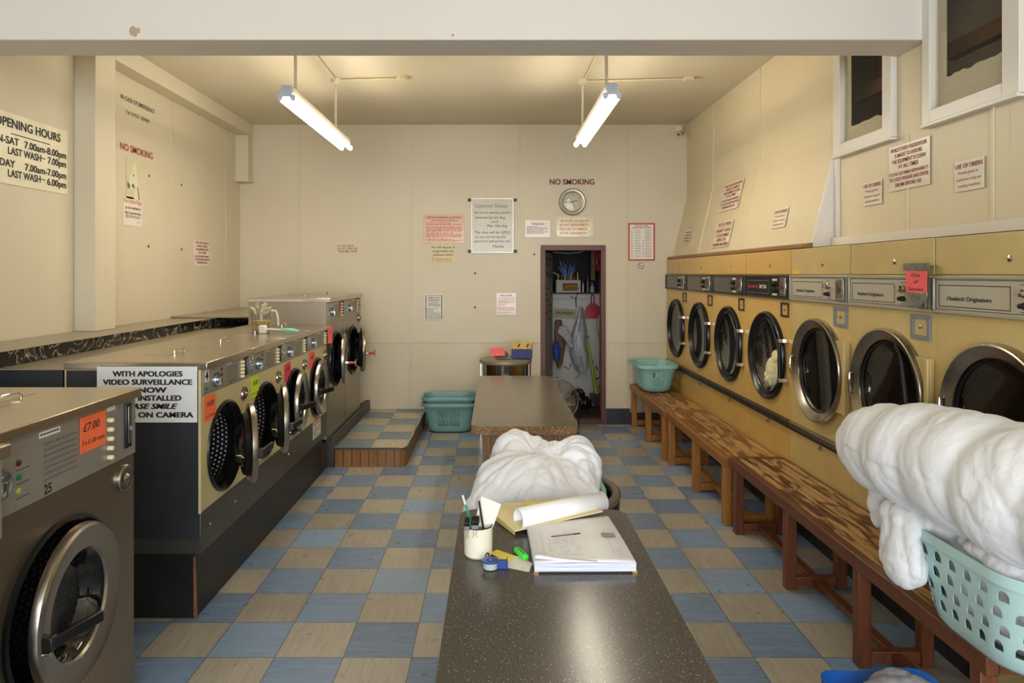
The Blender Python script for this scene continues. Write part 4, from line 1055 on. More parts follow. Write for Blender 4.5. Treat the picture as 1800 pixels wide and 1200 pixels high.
# handle slot bars
# ================================================================== DUVETS
from mathutils import noise as MN, Euler
def ridge(v, k=2.4):
    """sharp valleys between soft puffs: 1 on a crease line, 0 away from it"""
    return max(0.0, 1 - abs(MN.noise(v)) * k) ** 2
def soft(name, blobs, m, label, cat, voxel=.012, smooth=8, fold=None, group=None, post=2):
    """cloth volume: overlapping ellipsoids fused, relaxed, then creased along its own folds. blobs: (centre, radii, euler)"""
    mb = MB()
    for b in blobs:
        c, r = b[0], b[1]; e = b[2] if len(b) > 2 else (0, 0, 0)
        bm2 = bmesh.new(); bmesh.ops.create_icosphere(bm2, subdivisions=4, radius=1)
        Mx = Matrix.Translation(c) @ Euler(e).to_matrix().to_4x4() @ Matrix.Diagonal((*r, 1))
        vs = [mb.bm.verts.new(Mx @ v.co) for v in bm2.verts]
        for f in bm2.faces: mb.bm.faces.new([vs[v.index] for v in f.verts])
        bm2.free()
    o = mb.build(name, m, origin=True, thing=(label, cat, group) if group else (label, cat), weld=1e-7, angle=180)
    r = o.modifiers.new('fuse', 'REMESH'); r.mode = 'VOXEL'; r.voxel_size = voxel; r.use_smooth_shade = True
    sm = o.modifiers.new('relax', 'SMOOTH'); sm.factor = .5; sm.iterations = smooth
    dg = bpy.context.evaluated_depsgraph_get(); dg.update()
    me = bpy.data.meshes.new_from_object(o.evaluated_get(dg)); old = o.data
    o.modifiers.clear(); o.data = me; bpy.data.meshes.remove(old)
    if not me.materials: me.materials.append(m)
    if fold:
        L = o.location; ns = [v.normal.copy() for v in me.vertices]
        for v, n_ in zip(me.vertices, ns): v.co = v.co + n_ * fold(v.co + L, n_)
    me.shade_smooth(); me.update()
    s2 = o.modifiers.new('relax', 'SMOOTH'); s2.factor = .4; s2.iterations = post
    return o
def heap_fold(cx, cy, f=1.0, a=.020):
    def F(p, n):
        dx, dy = p.x - cx, p.y - cy; th = math.atan2(dy, dx); r = math.hypot(dx, dy)
        w = MN.noise(p * 6) * .35
        d = -a * ridge(V((th * 1.9 * f + w, r * 2.0, p.z * 2.5)), 2.2) - a * .4 * ridge(V((th * 5.0 * f + w * 2, r * 5, p.z * 3 + 7)), 2.6)
        d += .010 * MN.noise(p * 9) - .005 * ridge(p * 14 + V((3, 3, 3)), 2.2)
        return d * min(1, r / .06)
    return F
def roll_fold(a=.0085):
    def F(p, n):
        th = math.atan2(p.z - 1.02, p.x - 1.56); s_ = p.y + .10 * th + MN.noise(p * 2.5) * .10
        d = -a * ridge(V((s_ * 6.5, th * .55, 1.3)), 2.2) - a * .45 * ridge(V((s_ * 15, th * .9, 5.1)), 2.4) + .008 * MN.noise(p * 4)
        return d - .0012 * ridge(p * 22, 2.0)
    return F
def puff_fold(a=.012, k=9):
    def F(p, n):
        q = p + V((MN.noise(p * 4), MN.noise(p * 4 + V((9, 0, 0))), 0)) * .05
        return -a * ridge(V((q.x * k, q.y * k, q.z * k * .45)), 2.3) - a * .3 * ridge(q * k * 2.6, 2.2) + a * .4 * MN.noise(p * k * .7)
    return F
M_duv1 = duvet_mat('duvet_cotton_heap', (226, 225, 228), (14, 14, 14), .18)
M_duv2 = duvet_mat('duvet_cotton_roll', (224, 224, 226), (10, 16, 10), .15)
soft('duvet', [((.15, 3.02, .70), (.27, .22, .18)), ((.01, 2.92, .64), (.155, .15, .16)), ((.30, 2.94, .66), (.18, .15, .15)), ((.12, 3.30, .78), (.15, .15, .155)), ((.38, 3.20, .77), (.12, .18, .155)), ((.33, 3.1, .70), (.15, .18, .155)), ((.2, 3.12, .6), (.24, .2, .2)), ((.25, 3.22, .75), (.14, .14, .15)), ((.06, 3.14, .74), (.15, .14, .13))],
     M_duv1, 'white duvet heaped in the basket between the two tables', 'duvet', voxel=.0075, smooth=6, fold=heap_fold(.25, 3.12))
bk3 = basket((.20, 3.17, .345), 0, .20, .16, .275, .245, .37, M_bask, 'mint basket under the duvet heap between the tables', front_holes(), rc=.13)
# black tub chair carrying the basket
root = empty('tub_chair', (.24, 3.22, 0), 'black tub chair holding the duvet basket behind the near table', 'chair'); off = root.location.copy()
mb = MB(off); cx, cy = .24, 3.20
for i in range(28):
    pass
pts = []
for i in range(33):
    a = math.radians(-62 + 304 * i / 32); pts.append(a)
def arc(r, z): return [V((cx + r * .98 * math.cos(a), cy + r * math.sin(a), z)) for a in pts]
A, B, C_, D = arc(.335, .34), arc(.345, .655), arc(.31, .655), arc(.30, .34)
for P_, Q_ in ((A, B), (B, C_), (C_, D)): mb.quadstrip(P_, Q_, closed=False)
mb.quadstrip(D, A, closed=False)
mb.face([A[0], B[0], C_[0], D[0]]); mb.face([A[-1], B[-1], C_[-1], D[-1]])
mb.build('curved_back', mat('black_vinyl', (28, 28, 29), .35, 0, .1), root, bevel=.01)
mb = MB(off); mb.tube([V((cx + .322 * math.cos(a), cy + .33 * math.sin(a), .665)) for a in pts], .022, 10, flat=.8); mb.build('top_rim', mat('worn_brown_vinyl', (92, 84, 74), .3, 0, .1), root)
mb = MB(off); mb.cyl((.415, 2.915, .56), (.415, 2.915, .685), .034, seg=20); mb.build('arm_end', M_black, root, bevel=.008)
mb = MB(off); mb.lathe([(0, .33), (.27, .33), (.28, .31), (.27, .27), (0, .26)], (cx, cy, 0), (0, 0, 1), 40); mb.build('seat', mat('black_vinyl', (28, 28, 29), .35, 0, .1), root)
for sx in (-.18, .18):
    for sy in (-.17, .17):
        mb = MB(off); mb.cyl((cx + sx * 1.15, cy + sy * 1.15, 0), (cx + sx, cy + sy, .27), .012); mb.build('leg', M_chrome, root)
# rolled duvet on the big basket and the folds hanging out
soft('duvet', [((1.480, 2.70, 1.0), (.125, .13, .145)), ((1.495, 2.60, 1.01), (.165, .17, .175)), ((1.52, 2.42, 1.025), (.20, .22, .20)), ((1.55, 2.22, 1.03), (.215, .24, .205)), ((1.58, 2.0, 1.02), (.22, .25, .21)), ((1.61, 1.80, 1.01), (.21, .22, .20)), ((1.62, 2.3, 1.06), (.18, .32, .16)), ((1.66, 2.05, 1.06), (.18, .3, .17))],
     M_duv2, 'thick rolled white duvet lying on top of the big pale basket', 'duvet', voxel=.0085, smooth=9, fold=roll_fold())
soft('duvet', [((1.66, 2.19, .72), (.15, .25, .14)), ((1.58, 2.10, .81), (.10, .20, .06)), ((1.60, 2.38, .81), (.12, .14, .07)), ((1.55, 2.50, .815), (.10, .10, .05)), ((1.455, 2.44, .80), (.065, .11, .07)), ((1.435, 2.42, .71), (.055, .115, .11)), ((1.435, 2.41, .66), (.06, .12, .085)), ((1.50, 2.62, .84), (.06, .08, .07)), ((1.475, 2.63, .78), (.035, .06, .09)), ((1.53, 2.05, .79), (.05, .10, .05)), ((1.663, 2.19, .64), (.158, .252, .15))],
     M_duv2, 'white duvet stuffed in the big pale basket with a fold hanging out', 'duvet', voxel=.007, smooth=6, fold=puff_fold())
# cloth in drier 4
soft('bed_linen', [((2.02, 4.80, .99), (.11, .18, .14)), ((2.02, 4.86, .93), (.11, .14, .09)), ((2.01, 4.76, 1.09), (.09, .12, .08))],
     duvet_mat('cream_linen', (214, 206, 164), (9, 9, 9), .8), 'cream bed linen inside the fourth drier', 'linen', voxel=.009, smooth=3, fold=puff_fold(.022, 9))
# bag of grey clothes bottom right
bagp = (1.215, 2.07, 0)
root = empty('tote_bag', bagp, 'blue bag with grey clothing on the floor at the bottom right', 'bag'); off = V(bagp)
mb = MB(off)
rows_ = []
for k, (z, a, b) in enumerate(((0.001, .14, .11), (.15, .16, .13), (.395, .18, .15))):
    rows_.append([V((bagp[0] + rr_pt(a, b, .06, i / 40)[0], bagp[1] + rr_pt(a, b, .06, i / 40)[1], z + (.006 * math.sin(i * .5) if k == 2 else 0))) for i in range(40)])
mb.face(rows_[0])
for A, B in zip(rows_, rows_[1:]): mb.quadstrip(A, B)
o = mb.build('bag_body', mat('royal_blue_bag', (0, 84, 176), .4, 0, .06), root, weld=2e-5); so = o.modifiers.new('shell', 'SOLIDIFY'); so.thickness = .003
soft('grey_clothing', [((1.245, 2.085, .375), (.135, .095, .090)), ((1.17, 2.075, .375), (.075, .08, .07)), ((1.215, 2.05, .25), (.12, .09, .1))], mat('grey_jersey', (128, 126, 130), .95, 0, .1, 40, bump=.5, bscale=300), 'grey jersey clothing folded in the blue bag', 'clothing', voxel=.008, smooth=4, fold=puff_fold(.012, 10))

# ================================================================== DESK ITEMS on the near table (z .75)
Z = .7505
mug = empty('enamel_mug', (-.057, 2.262, Z), 'white pot holding a pencil, pens and folded paper on the near table', 'pot'); off = mug.location.copy()
mb = MB(off); mb.lathe([(0, 0), (.042, 0), (.0465, .006), (.0475, .09), (.0475, .098), (.0445, .098), (.044, .008), (0, .006)], off, (0, 0, 1), 48); mb.build('pot_body', mat('cream_white_enamel', (226, 220, 200), .28, 0, .02), mug)
mb = MB(off); mb.tube([V((off.x + .046 * math.cos(t), off.y + .046 * math.sin(t), off.z + .0985)) for t in [2 * PI * i / 40 for i in range(40)]], .0022, 6, closed=True); mb.build('dark_rim', M_black, mug)
mb = MB(off); mb.lathe([(.0045, 0), (.009, 0), (.008, .0008), (.005, .0008)], (off.x + .030, off.y - .036, off.z + .012), (.62, -.78, 0), 16, closed=True); mb.build('enamel_chip', M_black, mug)
def stick(name, p0, p1, r, m, label, cat, tip=None, tipm=None, tl=.2):
    p0, p1 = V(p0), V(p1); q = p0.lerp(p1, 1 - tl)
    root = empty(name, p0, label, cat); mb = MB(p0); mb.cyl(p0, q if tipm else p1, r, seg=8); mb.build('barrel', m, root)
    if tipm: mb = MB(p0); mb.cyl(q, p1, r * 1.02, tip or r * 1.02, seg=10); mb.build('end_tip', tipm, root)
    return root
mx, my = -.057, 2.262
stick('pencil', (mx + .006, my + .0, Z + .012), B3(813, 870, my + .035), .0040, mat('teal_lacquer', (24, 150, 128), .35), 'teal pencil with white end standing in the white pot', 'pencil', None, M_white_pl, .17)
stick('ballpoint_pen', (mx + .030, my - .02, Z + .012), B3(842, 880, my + .0), .0035, M_glass_clear, 'clear ballpoint pen standing in the white pot', 'pen', None, M_black, .55)
mb = MB()
def P_(px, py, Y): return B3(px, py, Y)
pa = [P_(832, 925, my - .005), P_(846, 873, my + .02), P_(853, 925, my - .002)]
mb.prism(pa, (0, .0015, 0)); pb = [P_(846, 872, my + .022), P_(881, 886, my + .03), P_(874, 905, my + .02), P_(866, 928, my + .0), P_(848, 928, my - .0)]
mb.prism(pb, (0, .0015, 0)); mb.build('folded_paper', M_paper, origin=True, thing=('folded white paper standing in the white pot', 'paper'))
def clip(px, py, Y, s, label, n):
    p = B3(px, py, Y); root = empty('binder_clip', p, label, 'clip', 'binder clips on the rim of the white pot')
    mb = MB(p); mb.prism([(p.x - s, p.y - .006, p.z), (p.x + s, p.y - .006, p.z), (p.x + s, p.y + .012, p.z + .012), (p.x - s, p.y + .012, p.z + .012)], (0, -.002, .012)); mb.prism([(p.x - s, p.y - .009, p.z - .012), (p.x + s, p.y - .009, p.z - .012), (p.x + s, p.y - .006, p.z), (p.x - s, p.y - .006, p.z)], (0, .002, 0)); mb.build('clamp', M_black, root, bevel=.001)
    mb = MB(p); mb.tube([(p.x - s * .5, p.y - .010, p.z - .010), (p.x - s * .3, p.y - .011, p.z - .030), (p.x - s * .7, p.y - .011, p.z - .038)], .0007, 6); mb.tube([(p.x + s * .5, p.y - .010, p.z - .010), (p.x + s * .3, p.y - .011, p.z - .030), (p.x + s * .7, p.y - .011, p.z - .038)], .0007, 6); mb.build('wire_handle', M_chrome, root)
clip(835, 922, 2.212, .012, 'black binder clip at the front of the white pot rim', 0)
clip(821, 924, 2.224, .008, 'smaller black binder clip at the left of the white pot rim', 1)
mb = MB(); p = B3(836, 918, 2.24); mb.box(p.x - .012, p.x + .013, p.y - .008, p.y + .01, p.z - .002, p.z + .020); mb.build('pencil_sharpener', M_black, bevel=.003, origin=True, thing=('black block shaped desk item resting in the white pot', 'sharpener'))
# ledger
def bkpt(px, py, z): Y = 1200 * (1.68 - z) / (py - 481); return V(((px - 871) * Y / 1200, Y, z))
led = empty('ledger', bkpt(1030, 960, Z), 'thick open ledger with handwriting and gold corners on the near table', 'book'); off = led.location.copy()
c0, c1, c2, c3 = bkpt(938, 1008, Z), bkpt(1121, 1007, Z), bkpt(1068, 915, Z), bkpt(926, 935, Z)
mb = MB(off); mb.prism([c0, c1, c2, c3], (0, 0, .004)); mb.build('cover', mat('black_cover', (34, 30, 30), .5), led, bevel=.001)
e = lambda a, b, t: a + (b - a) * t
d = [e(c0, c1, .01), e(c1, c0, .012), e(c2, c1, .02), e(c3, c0, .02)]; d = [V((p.x, p.y + .004, p.z + .0042)) for p in d]
mb = MB(off); A = [V(p) for p in d]; B = [V((p.x, p.y, Z + .030)) for p in (d[0], d[1])] + [V((d[2].x, d[2].y, Z + .020)), V((d[3].x, d[3].y, Z + .020))]
mb.quadstrip(A, B); mb.face(A); mb.face(B)
def pages():
    s = NT('page_block'); sp = s.n('ShaderNodeSeparateXYZ', Vector=s.tc.outputs['Object']); nz = s.noise(1.0, 2, s.mapping((6, 6, 700)))
    s.set(Base__Color=s.ramp(nz, [(.35, srgb(170, 176, 205)), (.6, srgb(228, 230, 240))]), Roughness=.8); return s.m
mb.build('page_block', pages(), led)
# upper pages, gently curved, and the curl at the front left
mb = MB(off); n = 16; rowsA = []
for i in range(n + 1):
    t = i / n; a = B[0].lerp(B[3], t); b = B[1].lerp(B[2], t); zz = .004 * math.sin(PI * t)
    rowsA.append([a + V((0, 0, .001 + zz)), a.lerp(b, .33) + V((0, 0, .003 + zz)), a.lerp(b, .66) + V((0, 0, .003 + zz)), b + V((0, 0, .001 + zz))])
for r0, r1 in zip(rowsA, rowsA[1:]):
    for k in range(3): mb.face([r0[k], r0[k + 1], r1[k + 1], r1[k]])
o = mb.build('top_page', mat('ledger_page', (240, 239, 242), .7, 0, .02), led); so = o.modifiers.new('t', 'SOLIDIFY'); so.thickness = .0008
# handwriting on the page
tb = MB(); u = (B[1] - B[0]).normalized(); v = (B[3] - B[0]).normalized(); M = frame_matrix(B[0] + V((0, 0, .0105)), u, v); Lm = (B[1] - B[0]).length; Lh = (B[3] - B[0]).length
rr_ = random.Random(5)
tb.mi = 0
for i in range(9): 
    x = .09 + .017 * i
    for j in range(9):
        if rr_.random() < .78: 
            xx = .055 + .0075 * i * 1.6 + rr_.uniform(-.002, .002); yy = .04 + j * .016 + rr_.uniform(-.002, .002); rect(tb, xx, xx + rr_.uniform(.004, .009), yy, yy + rr_.uniform(.0010, .003))
tb.mi = 1
for x0_ in (.035, Lm * .82): rect(tb, x0_, x0_ + .0008, .03, Lh * .8)
for j in range(4): rect(tb, Lm * .84, Lm * .84 + .02, .03 + j * .02, .032 + j * .02)
rect(tb, Lm * .78, Lm * .92, Lh * .60, Lh * .72)
o = tb.build('handwriting', [ink('grey'), ink('palegrey')], led, weld=1e-7); mm = M.copy(); mm.translation -= off; o.matrix_local = mm
mb = MB(off); n = 12; p0, p1 = B[0] + V((.002, .01, .003)), B[0].lerp(B[1], .62) + V((0, .004, .003))
ra = []
for i in range(n + 1):
    t = i / n; p = p0.lerp(p1, t); hgt = .014 * (1 - t) ** 1.5; ra.append([p + V((0, .035 * (1 - t) + .005, .001)), p + V((0, .02 * (1 - t), hgt)), p + V((0, -.002, hgt * .75))])
for r0, r1 in zip(ra, ra[1:]):
    for k in range(2): mb.face([r0[k], r0[k + 1], r1[k + 1], r1[k]])
o = mb.build('curled_page', mat('ledger_page', (240, 239, 242), .7, 0, .02), led); so = o.modifiers.new('t', 'SOLIDIFY'); so.thickness = .001
mb = MB(off)
for q, s1, s2 in ((c0, 1, 1), (c1, -1, 1)): mb.prism([q + V((0, -.0008, -.0002)), q + V((.016 * s1, -.0008, -.0002)), q + V((.004 * s1, .015, -.0002))], (0, 0, .0048))
mb.build('gold_corner', mat('gold_metal', (200, 160, 80), .25, .9), led)
# the turned-over pages: rolled sheaf and the buff pages behind
ra_, rb_ = bkpt(912, 932, Z), bkpt(1062, 905, Z)
a = V((bkpt(908, 935, Z).x + .006, bkpt(908, 935, Z).y + .02, Z + .040)); b = V((rb_.x - .002, rb_.y + .02, Z + .046))
mb = MB(off); ax = (b - a).normalized(); side = ax.cross(V((0, 0, 1))).normalized(); up = V((0, 0, 1)); R0 = .038; rows_ = []
for i in range(30):
    t = -2.2 + 4.6 * i / 29; rr2 = R0 * (1 + .01 * i / 29)
    rows_.append((a + side * (rr2 * math.cos(t + PI / 2) * 1.0) + up * (rr2 * math.sin(t + PI / 2)), b + side * (rr2 * math.cos(t + PI / 2)) + up * (rr2 * math.sin(t + PI / 2))))
for (p, q), (r2, s2) in zip(rows_, rows_[1:]): mb.face([p, q, s2, r2])
o = mb.build('rolled_pages', mat('ledger_page', (240, 239, 242), .7, 0, .02), led); so = o.modifiers.new('t', 'SOLIDIFY'); so.thickness = .006; so.offset = -1
mb = MB(off)
g0, g1, g2, g3, g4 = bkpt(905, 935, Z + .012), bkpt(868, 905, Z + .02), bkpt(885, 886, Z + .03), bkpt(1010, 880, Z + .035), bkpt(1060, 900, Z + .03)
mb.prism([g0, g1, g2, g3, g4], (0, 0, .006)); mb.build('buff_pages', mat('buff_page', (226, 210, 160), .7, 0, .04), led, bevel=.002)
mb = MB(off); mb.prism([g0 + V((0, -.002, -.011)), g1 + V((-.002, 0, -.013)), g1 + V((0, 0, .001)), g0 + V((0, 0, .001))], (.002, .01, 0)); mb.build('bent_cover', mat('yellowed_cover', (214, 190, 120), .7, 0, .05), led)
mb = MB(); q = [bkpt(920, 884, Z + .044), bkpt(994, 876, Z + .044), bkpt(1015, 888, Z + .044), bkpt(935, 896, Z + .044)]
mb.prism(q, (0, 0, .0015)); mb.build('sticky_note', mat('yellow_sticky', (232, 208, 70), .6, 0, .04), origin=True, thing=('yellow sticky notes lying across the back pages of the ledger', 'note'))
pz = Z + .043; stick('pen', bkpt(969, 943, pz), bkpt(1020, 937, pz), .0022, mat('purple_grey_pen', (84, 68, 84), .4), 'thin dark pen lying across the open ledger page', 'pen', None, M_black, .25)
mb = MB(); q = [bkpt(868, 968, Z), bkpt(912, 978, Z), bkpt(936, 990, Z), bkpt(930, 1005, Z), bkpt(880, 995, Z)]
mb.prism(q, (0, 0, .001)); mb.build('paper_slip', M_paper, origin=True, thing=('white paper slip under the yellow note beside the ledger', 'paper'))
mb = MB(); q = [bkpt(860, 972, Z + .0015), bkpt(874, 966, Z + .0015), bkpt(906, 977, Z + .0015), bkpt(893, 988, Z + .0015)]
mb.prism(q, (0, 0, .0008)); mb.build('sticky_note', mat('yellow_sticky', (232, 208, 70), .6, 0, .04), origin=True, thing=('small yellow sticky note behind the blue tape dispenser', 'note'))
# highlighter
p0, p1 = bkpt(907, 965, Z + .010), bkpt(925, 980, Z + .010)
root = empty('highlighter', p0, 'bright green highlighter pen between the pot and the ledger', 'pen')
mb = MB(p0); mb.bar(p0, p1, .019, .016); mb.build('barrel', mat('fluorescent_green', (60, 225, 60), .35, 0, .02), root, bevel=.003)
mb = MB(p0); mb.bar(p0.lerp(p1, .15) + V((0, 0, .0085)), p0.lerp(p1, .8) + V((0, 0, .0085)), .003, .001); mb.build('printed_line', M_black, root)
mb = MB(p0); q = p0 + (p0 - p1).normalized() * .022; mb.cyl(p0, q, .006, .003); mb.build('tip', M_black, root)
# tape dispenser
tp = bkpt(862, 1003, Z); root = empty('tape_dispenser', tp, 'translucent blue tape dispenser in front of the white pot', 'tape dispenser')
M_bl = glass('blue_plastic', (.25, .38, .80), .97, .12)
M_bl = mat('translucent_blue', (52, 84, 170), .15, 0, .03, Transmission__Weight=.35)
tc_ = tp + V((0, .02, 0))
mb = MB(tp); mb.lathe([(.013, .002), (.023, .002), (.023, .021), (.013, .021)], tc_, (0, 0, 1), 32, closed=True); mb.build('tape_roll', mat('tape_roll_grey', (176, 186, 180), .3, 0, .03), root)
mb = MB(tp); mb.lathe([(0, .022), (.028, .022), (.028, .026), (.012, .028), (.011, .033), (0, .033)], tc_, (0, 0, 1), 36)
mb.box(tc_.x + .02, tc_.x + .055, tc_.y - .010, tc_.y + .006, Z + .001, Z + .026); mb.box(tc_.x + .052, tc_.x + .055, tc_.y - .020, tc_.y + .016, Z + .001, Z + .030); mb.build('dispenser_shell', M_bl, root, bevel=.001)

# ================================================================== on the washers' lid
jp = B3(459, 575, 5.05); jp.z = 1.2530
root = empty('measuring_jug', jp, 'clear plastic measuring jug with torn wrappers on the washer lids', 'jug'); off = jp.copy()
mb = MB(off); mb.lathe([(0, .0), (.060, 0), (.065, .01), (.082, .17), (.080, .17), (.063, .012), (0, .008)], jp, (0, 0, 1), 32); mb.build('jug_body', M_glass_clear, root)
mb = MB(off); mb.tube([jp + V((.078, -.01, .155)), jp + V((.115, -.01, .152)), jp + V((.128, -.01, .10)), jp + V((.130, -.01, .045))], .008, 8); mb.build('handle', mat('frosted_plastic', (205, 195, 175), .4), root)
mb = MB(off); mb.lathe([(0, .01), (.061, .01), (.070, .08), (0, .082)], jp, (0, 0, 1), 24); mb.build('contents', mat('tan_contents', (176, 150, 100), .8, 0, .2, 40), root)
mb = MB(off)
for k in range(6):
    t = k * 1.1; c = jp + V((.03 * math.cos(t), .03 * math.sin(t), .12)); h = .07 + .02 * (k % 3)
    mb.prism([c, c + V((.03 * math.cos(t + .6), .02 * math.sin(t), .02)), c + V((.05 * math.cos(t), .03 * math.sin(t), h)), c + V((-.01, 0, h * .7))], (.001, .001, 0))
mb.build('torn_wrapper', mat('wrapper_cream', (196, 186, 152), .5, 0, .25, 60), root)
mb = MB(off); mb.bar(jp + V((-.05, 0, .14)), jp + V((-.10, 0, .19)), .012, .003); mb.build('green_strip', mat('green_plastic', (70, 170, 70), .4), root)
bp = B3(462, 580, 4.90); bp.z = 1.2505; root = empty('dish_brush', bp, 'white brush with a mint handle lying on the washer lids', 'brush'); off = bp.copy()
mb = MB(off); mb.box(bp.x - .028, bp.x + .028, bp.y - .015, bp.y + .02, 1.251, 1.31); mb.build('bristle_block', M_white_pl, root, bevel=.010)
mb = MB(off); e1 = bp + V((.135, .0, .028)); mb.tube([bp + V((.025, 0, .034)), e1], .006, 8); mb.build('neck', M_white_pl, root)
mb = MB(off); mb.tube([e1, e1 + V((.03, 0, 0)), e1 + V((.08, 0, -.004)), e1 + V((.125, 0, -.012))], [.008, .013, .013, .008], 10); mb.build('grip', mat('mint_grip', (120, 190, 165), .4), root)

# spin drier drum at the back with things on it
sp = (.105, 7.10, 0); root = empty('spin_drier', sp, 'round stainless spin drier with a padded lid by the back wall', 'spin drier'); off = V(sp)
mb = MB(off); mb.lathe([(0, 0), (.235, 0), (.235, .755), (0, .755)], sp, (0, 0, 1), 64); mb.build('drum', mat('mirror_steel', (168, 160, 148), .14, 1.0, .05), root)
mb = MB(off); mb.lathe([(0, .756), (.262, .756), (.272, .770), (.270, .792), (.255, .802), (0, .812)], sp, (0, 0, 1), 64); mb.build('lid', mat('lid_greige', (138, 126, 108), .4, .2), root)
for sx in (-.262, .25): mb = MB(off); mb.box(sp[0] + sx, sp[0] + sx + .012, 7.06, 7.10, 0, .756); mb.build('side_rod', M_chrome if sx < 0 else M_black, root)
mb = MB(); q = B3(900, 628, 7.0); x0, x1, y0, y1, z0 = .20, .355, 6.99, 7.12, .812
root = empty('cardboard_box', (.26, 7.05, z0), 'dark blue box with an open tan lid on top of the spin drier', 'box'); off = root.location.copy()
mb = MB(off); mb.box(.165, .372, 6.98, 7.12, z0 + .0, z0 + .085); mb.build('box_body', mat('navy_card', (28, 38, 104), .5, 0, .15, 30), root, bevel=.002)
mb = MB(off); mb.prism([(.165, 7.12, z0 + .086), (.372, 7.12, z0 + .086), (.395, 7.20, z0 + .15), (.19, 7.20, z0 + .15)], (0, .003, .001)); mb.build('open_flap', mat('tan_card', (196, 164, 100), .6), root)
mb = MB(off); mb.prism([(.373, 6.98, z0), (.373, 7.12, z0), (.385, 7.15, z0 + .15), (.375, 6.99, z0 + .09)], (.003, 0, 0)); mb.build('side_flap', mat('navy_card', (28, 38, 104), .5), root)
tb = MB()
for xx in (.235, .325): tb.tube([(xx, 7.135, z0 + .102), (xx + .02, 7.17, z0 + .132)], .006, 8)
tb.off = off; tb.build('printed_mark', M_black, root)
note(B3(871 - 1, 618, 7.02) + V((.025, 0, .0)), (1, .1, .05), (.08, .35, 1), .15, .085, M_red_note, [('b', 'palered', .1, .9, .1, .8, 3)], 'coral note leaning beside the blue box on the spin drier', name='leaning_note')
mb = MB(); mb.lathe([(0, .0), (.07, .0), (.075, .03), (.05, .055), (0, .06)], (.06, 7.17, .811), (0, 0, 1), 20); mb.build('felt_pad', mat('grey_felt', (110, 104, 98), .9), origin=True, thing=('grey cloth bundle behind the coral note on the spin drier', 'cloth'))
mb = MB(); mb.bar((.0, 6.95, .806), (.09, 6.93, .812), .02, .006); mb.bar((.09, 6.93, .812), (.15, 6.95, .808), .01, .006); mb.build('scissors', M_black, origin=True, thing=('small black tool lying on the spin drier lid', 'tool'))
# ================================================================== SIGNS ON THE BACK WALL
UB, VB = (1, 0, 0), (0, 0, 1)
K = .006363
def bsign(name, x0, x1, y0, y1, m, lines, label, cat='sign', thick=.003, group=None, tilt=0):
    u, v = V(UB), V(VB)
    if tilt: q = Matrix.Rotation(tilt, 3, 'Y'); u, v = q @ u, q @ v
    return sign(name, label, cat, BW((x0 + x1) / 2, (y0 + y1) / 2) + V((0, -.0045 if thick < .004 else -.0045, 0)), u, v, (x1 - x0) * K, (y1 - y0) * K, m, lines, thick, group)
bsign('laminated_notice', 745, 816, 377, 427, mat('peach_laminated_sheet', (206, 164, 128), .2, 0, .05, 6, bump=.3, bscale=14), [('t', 'red', 'SERVICE WASHING & DRYING', .5, .15, .085, .86), ('t', 'red', 'CONDITIONS OF ACCEPTANCE', .5, .235, .045, .68), ('b', 'pink', .06, .95, .27, .38, 2), ('b', 'pink', .06, .95, .41, .60, 3), ('b', 'pink', .06, .95, .63, .80, 3), ('b', 'pink', .1, .95, .84, .95, 2)], 'peach laminated service washing and drying conditions sheet left of the whiteboard')
bsign('paper_notice', 757, 801, 430, 461, mat('cream_notice', (208, 194, 150), .4, 0, .03), [('t', 'olive', 'We will dispose of', .5, .20, .13, .94), ('t', 'olive', 'all garments not', .5, .42, .13, .84), ('t', 'olive', 'collected within', .5, .63, .13, .8), ('t', 'orange', '3 months.', .46, .90, .19, .82), ('r', 'orange', .06, .9, .925, .94)], 'cream notice about disposing of garments after 3 months, below the peach sheet')
# whiteboard
wb = bsign('whiteboard', 830, 901, 350, 443, mat('whiteboard_face', (196, 190, 172), .25, 0, .02), [
    ('t', 'grey', 'Customer Notice', .47, .16, .07, .80, {'shear': .15, 'bold': 0}),
    ('t', 'black', 'No service washing available', .5, .275, .045, .90, {'shear': .15, 'bold': 0}), ('t', 'black', 'between Sat 6th Aug', .45, .37, .05, .74, {'shear': .15, 'bold': 0}),
    ('t', 'black', 'until', .56, .445, .04, .16, {'shear': .15, 'bold': 0}), ('t', 'black', 'Mon 15th Aug', .62, .53, .052, .50, {'shear': .15, 'bold': 0}),
    ('t', 'black', 'The shop will be OPEN', .5, .65, .048, .88, {'shear': .15, 'bold': 0}), ('t', 'black', 'as normal during this', .46, .735, .045, .76, {'shear': .15, 'bold': 0}),
    ('t', 'black', 'period for self service only', .5, .815, .045, .90, {'shear': .15, 'bold': 0}), ('t', 'black', 'Thanks', .64, .915, .05, .28, {'shear': .25, 'bold': 0}), ('r', 'black', .74, .94, .665, .670)],
    'whiteboard with a handwritten customer notice on the back wall', 'whiteboard', .010)
w, h = 71 * K, 93 * K
mb = MB(); t = .010
for q in ((-w / 2 - t / 2, w / 2 + t / 2, -h / 2 - t, -h / 2), (-w / 2 - t / 2, w / 2 + t / 2, h / 2, h / 2 + t), (-w / 2 - t, -w / 2, -h / 2 - t, h / 2 + t), (w / 2, w / 2 + t, -h / 2 - t, h / 2 + t)): mb.box(*q, 0, .016)
mb.build('frame', mat('whiteboard_frame', (208, 206, 200), .35, .3), wb)
for sx in (-1, 1):
    for sy in (-1, 1):
        mb = MB(); a, b = sorted((sx * (w / 2 + .004), sx * (w / 2 + .048))); c = sy * (h / 2 - .010); mb.box(a, b, c - .016, c + .016, 0, .014); mb.build('corner_clip', mat('dark_clip', (52, 46, 36), .5), wb, bevel=.003)
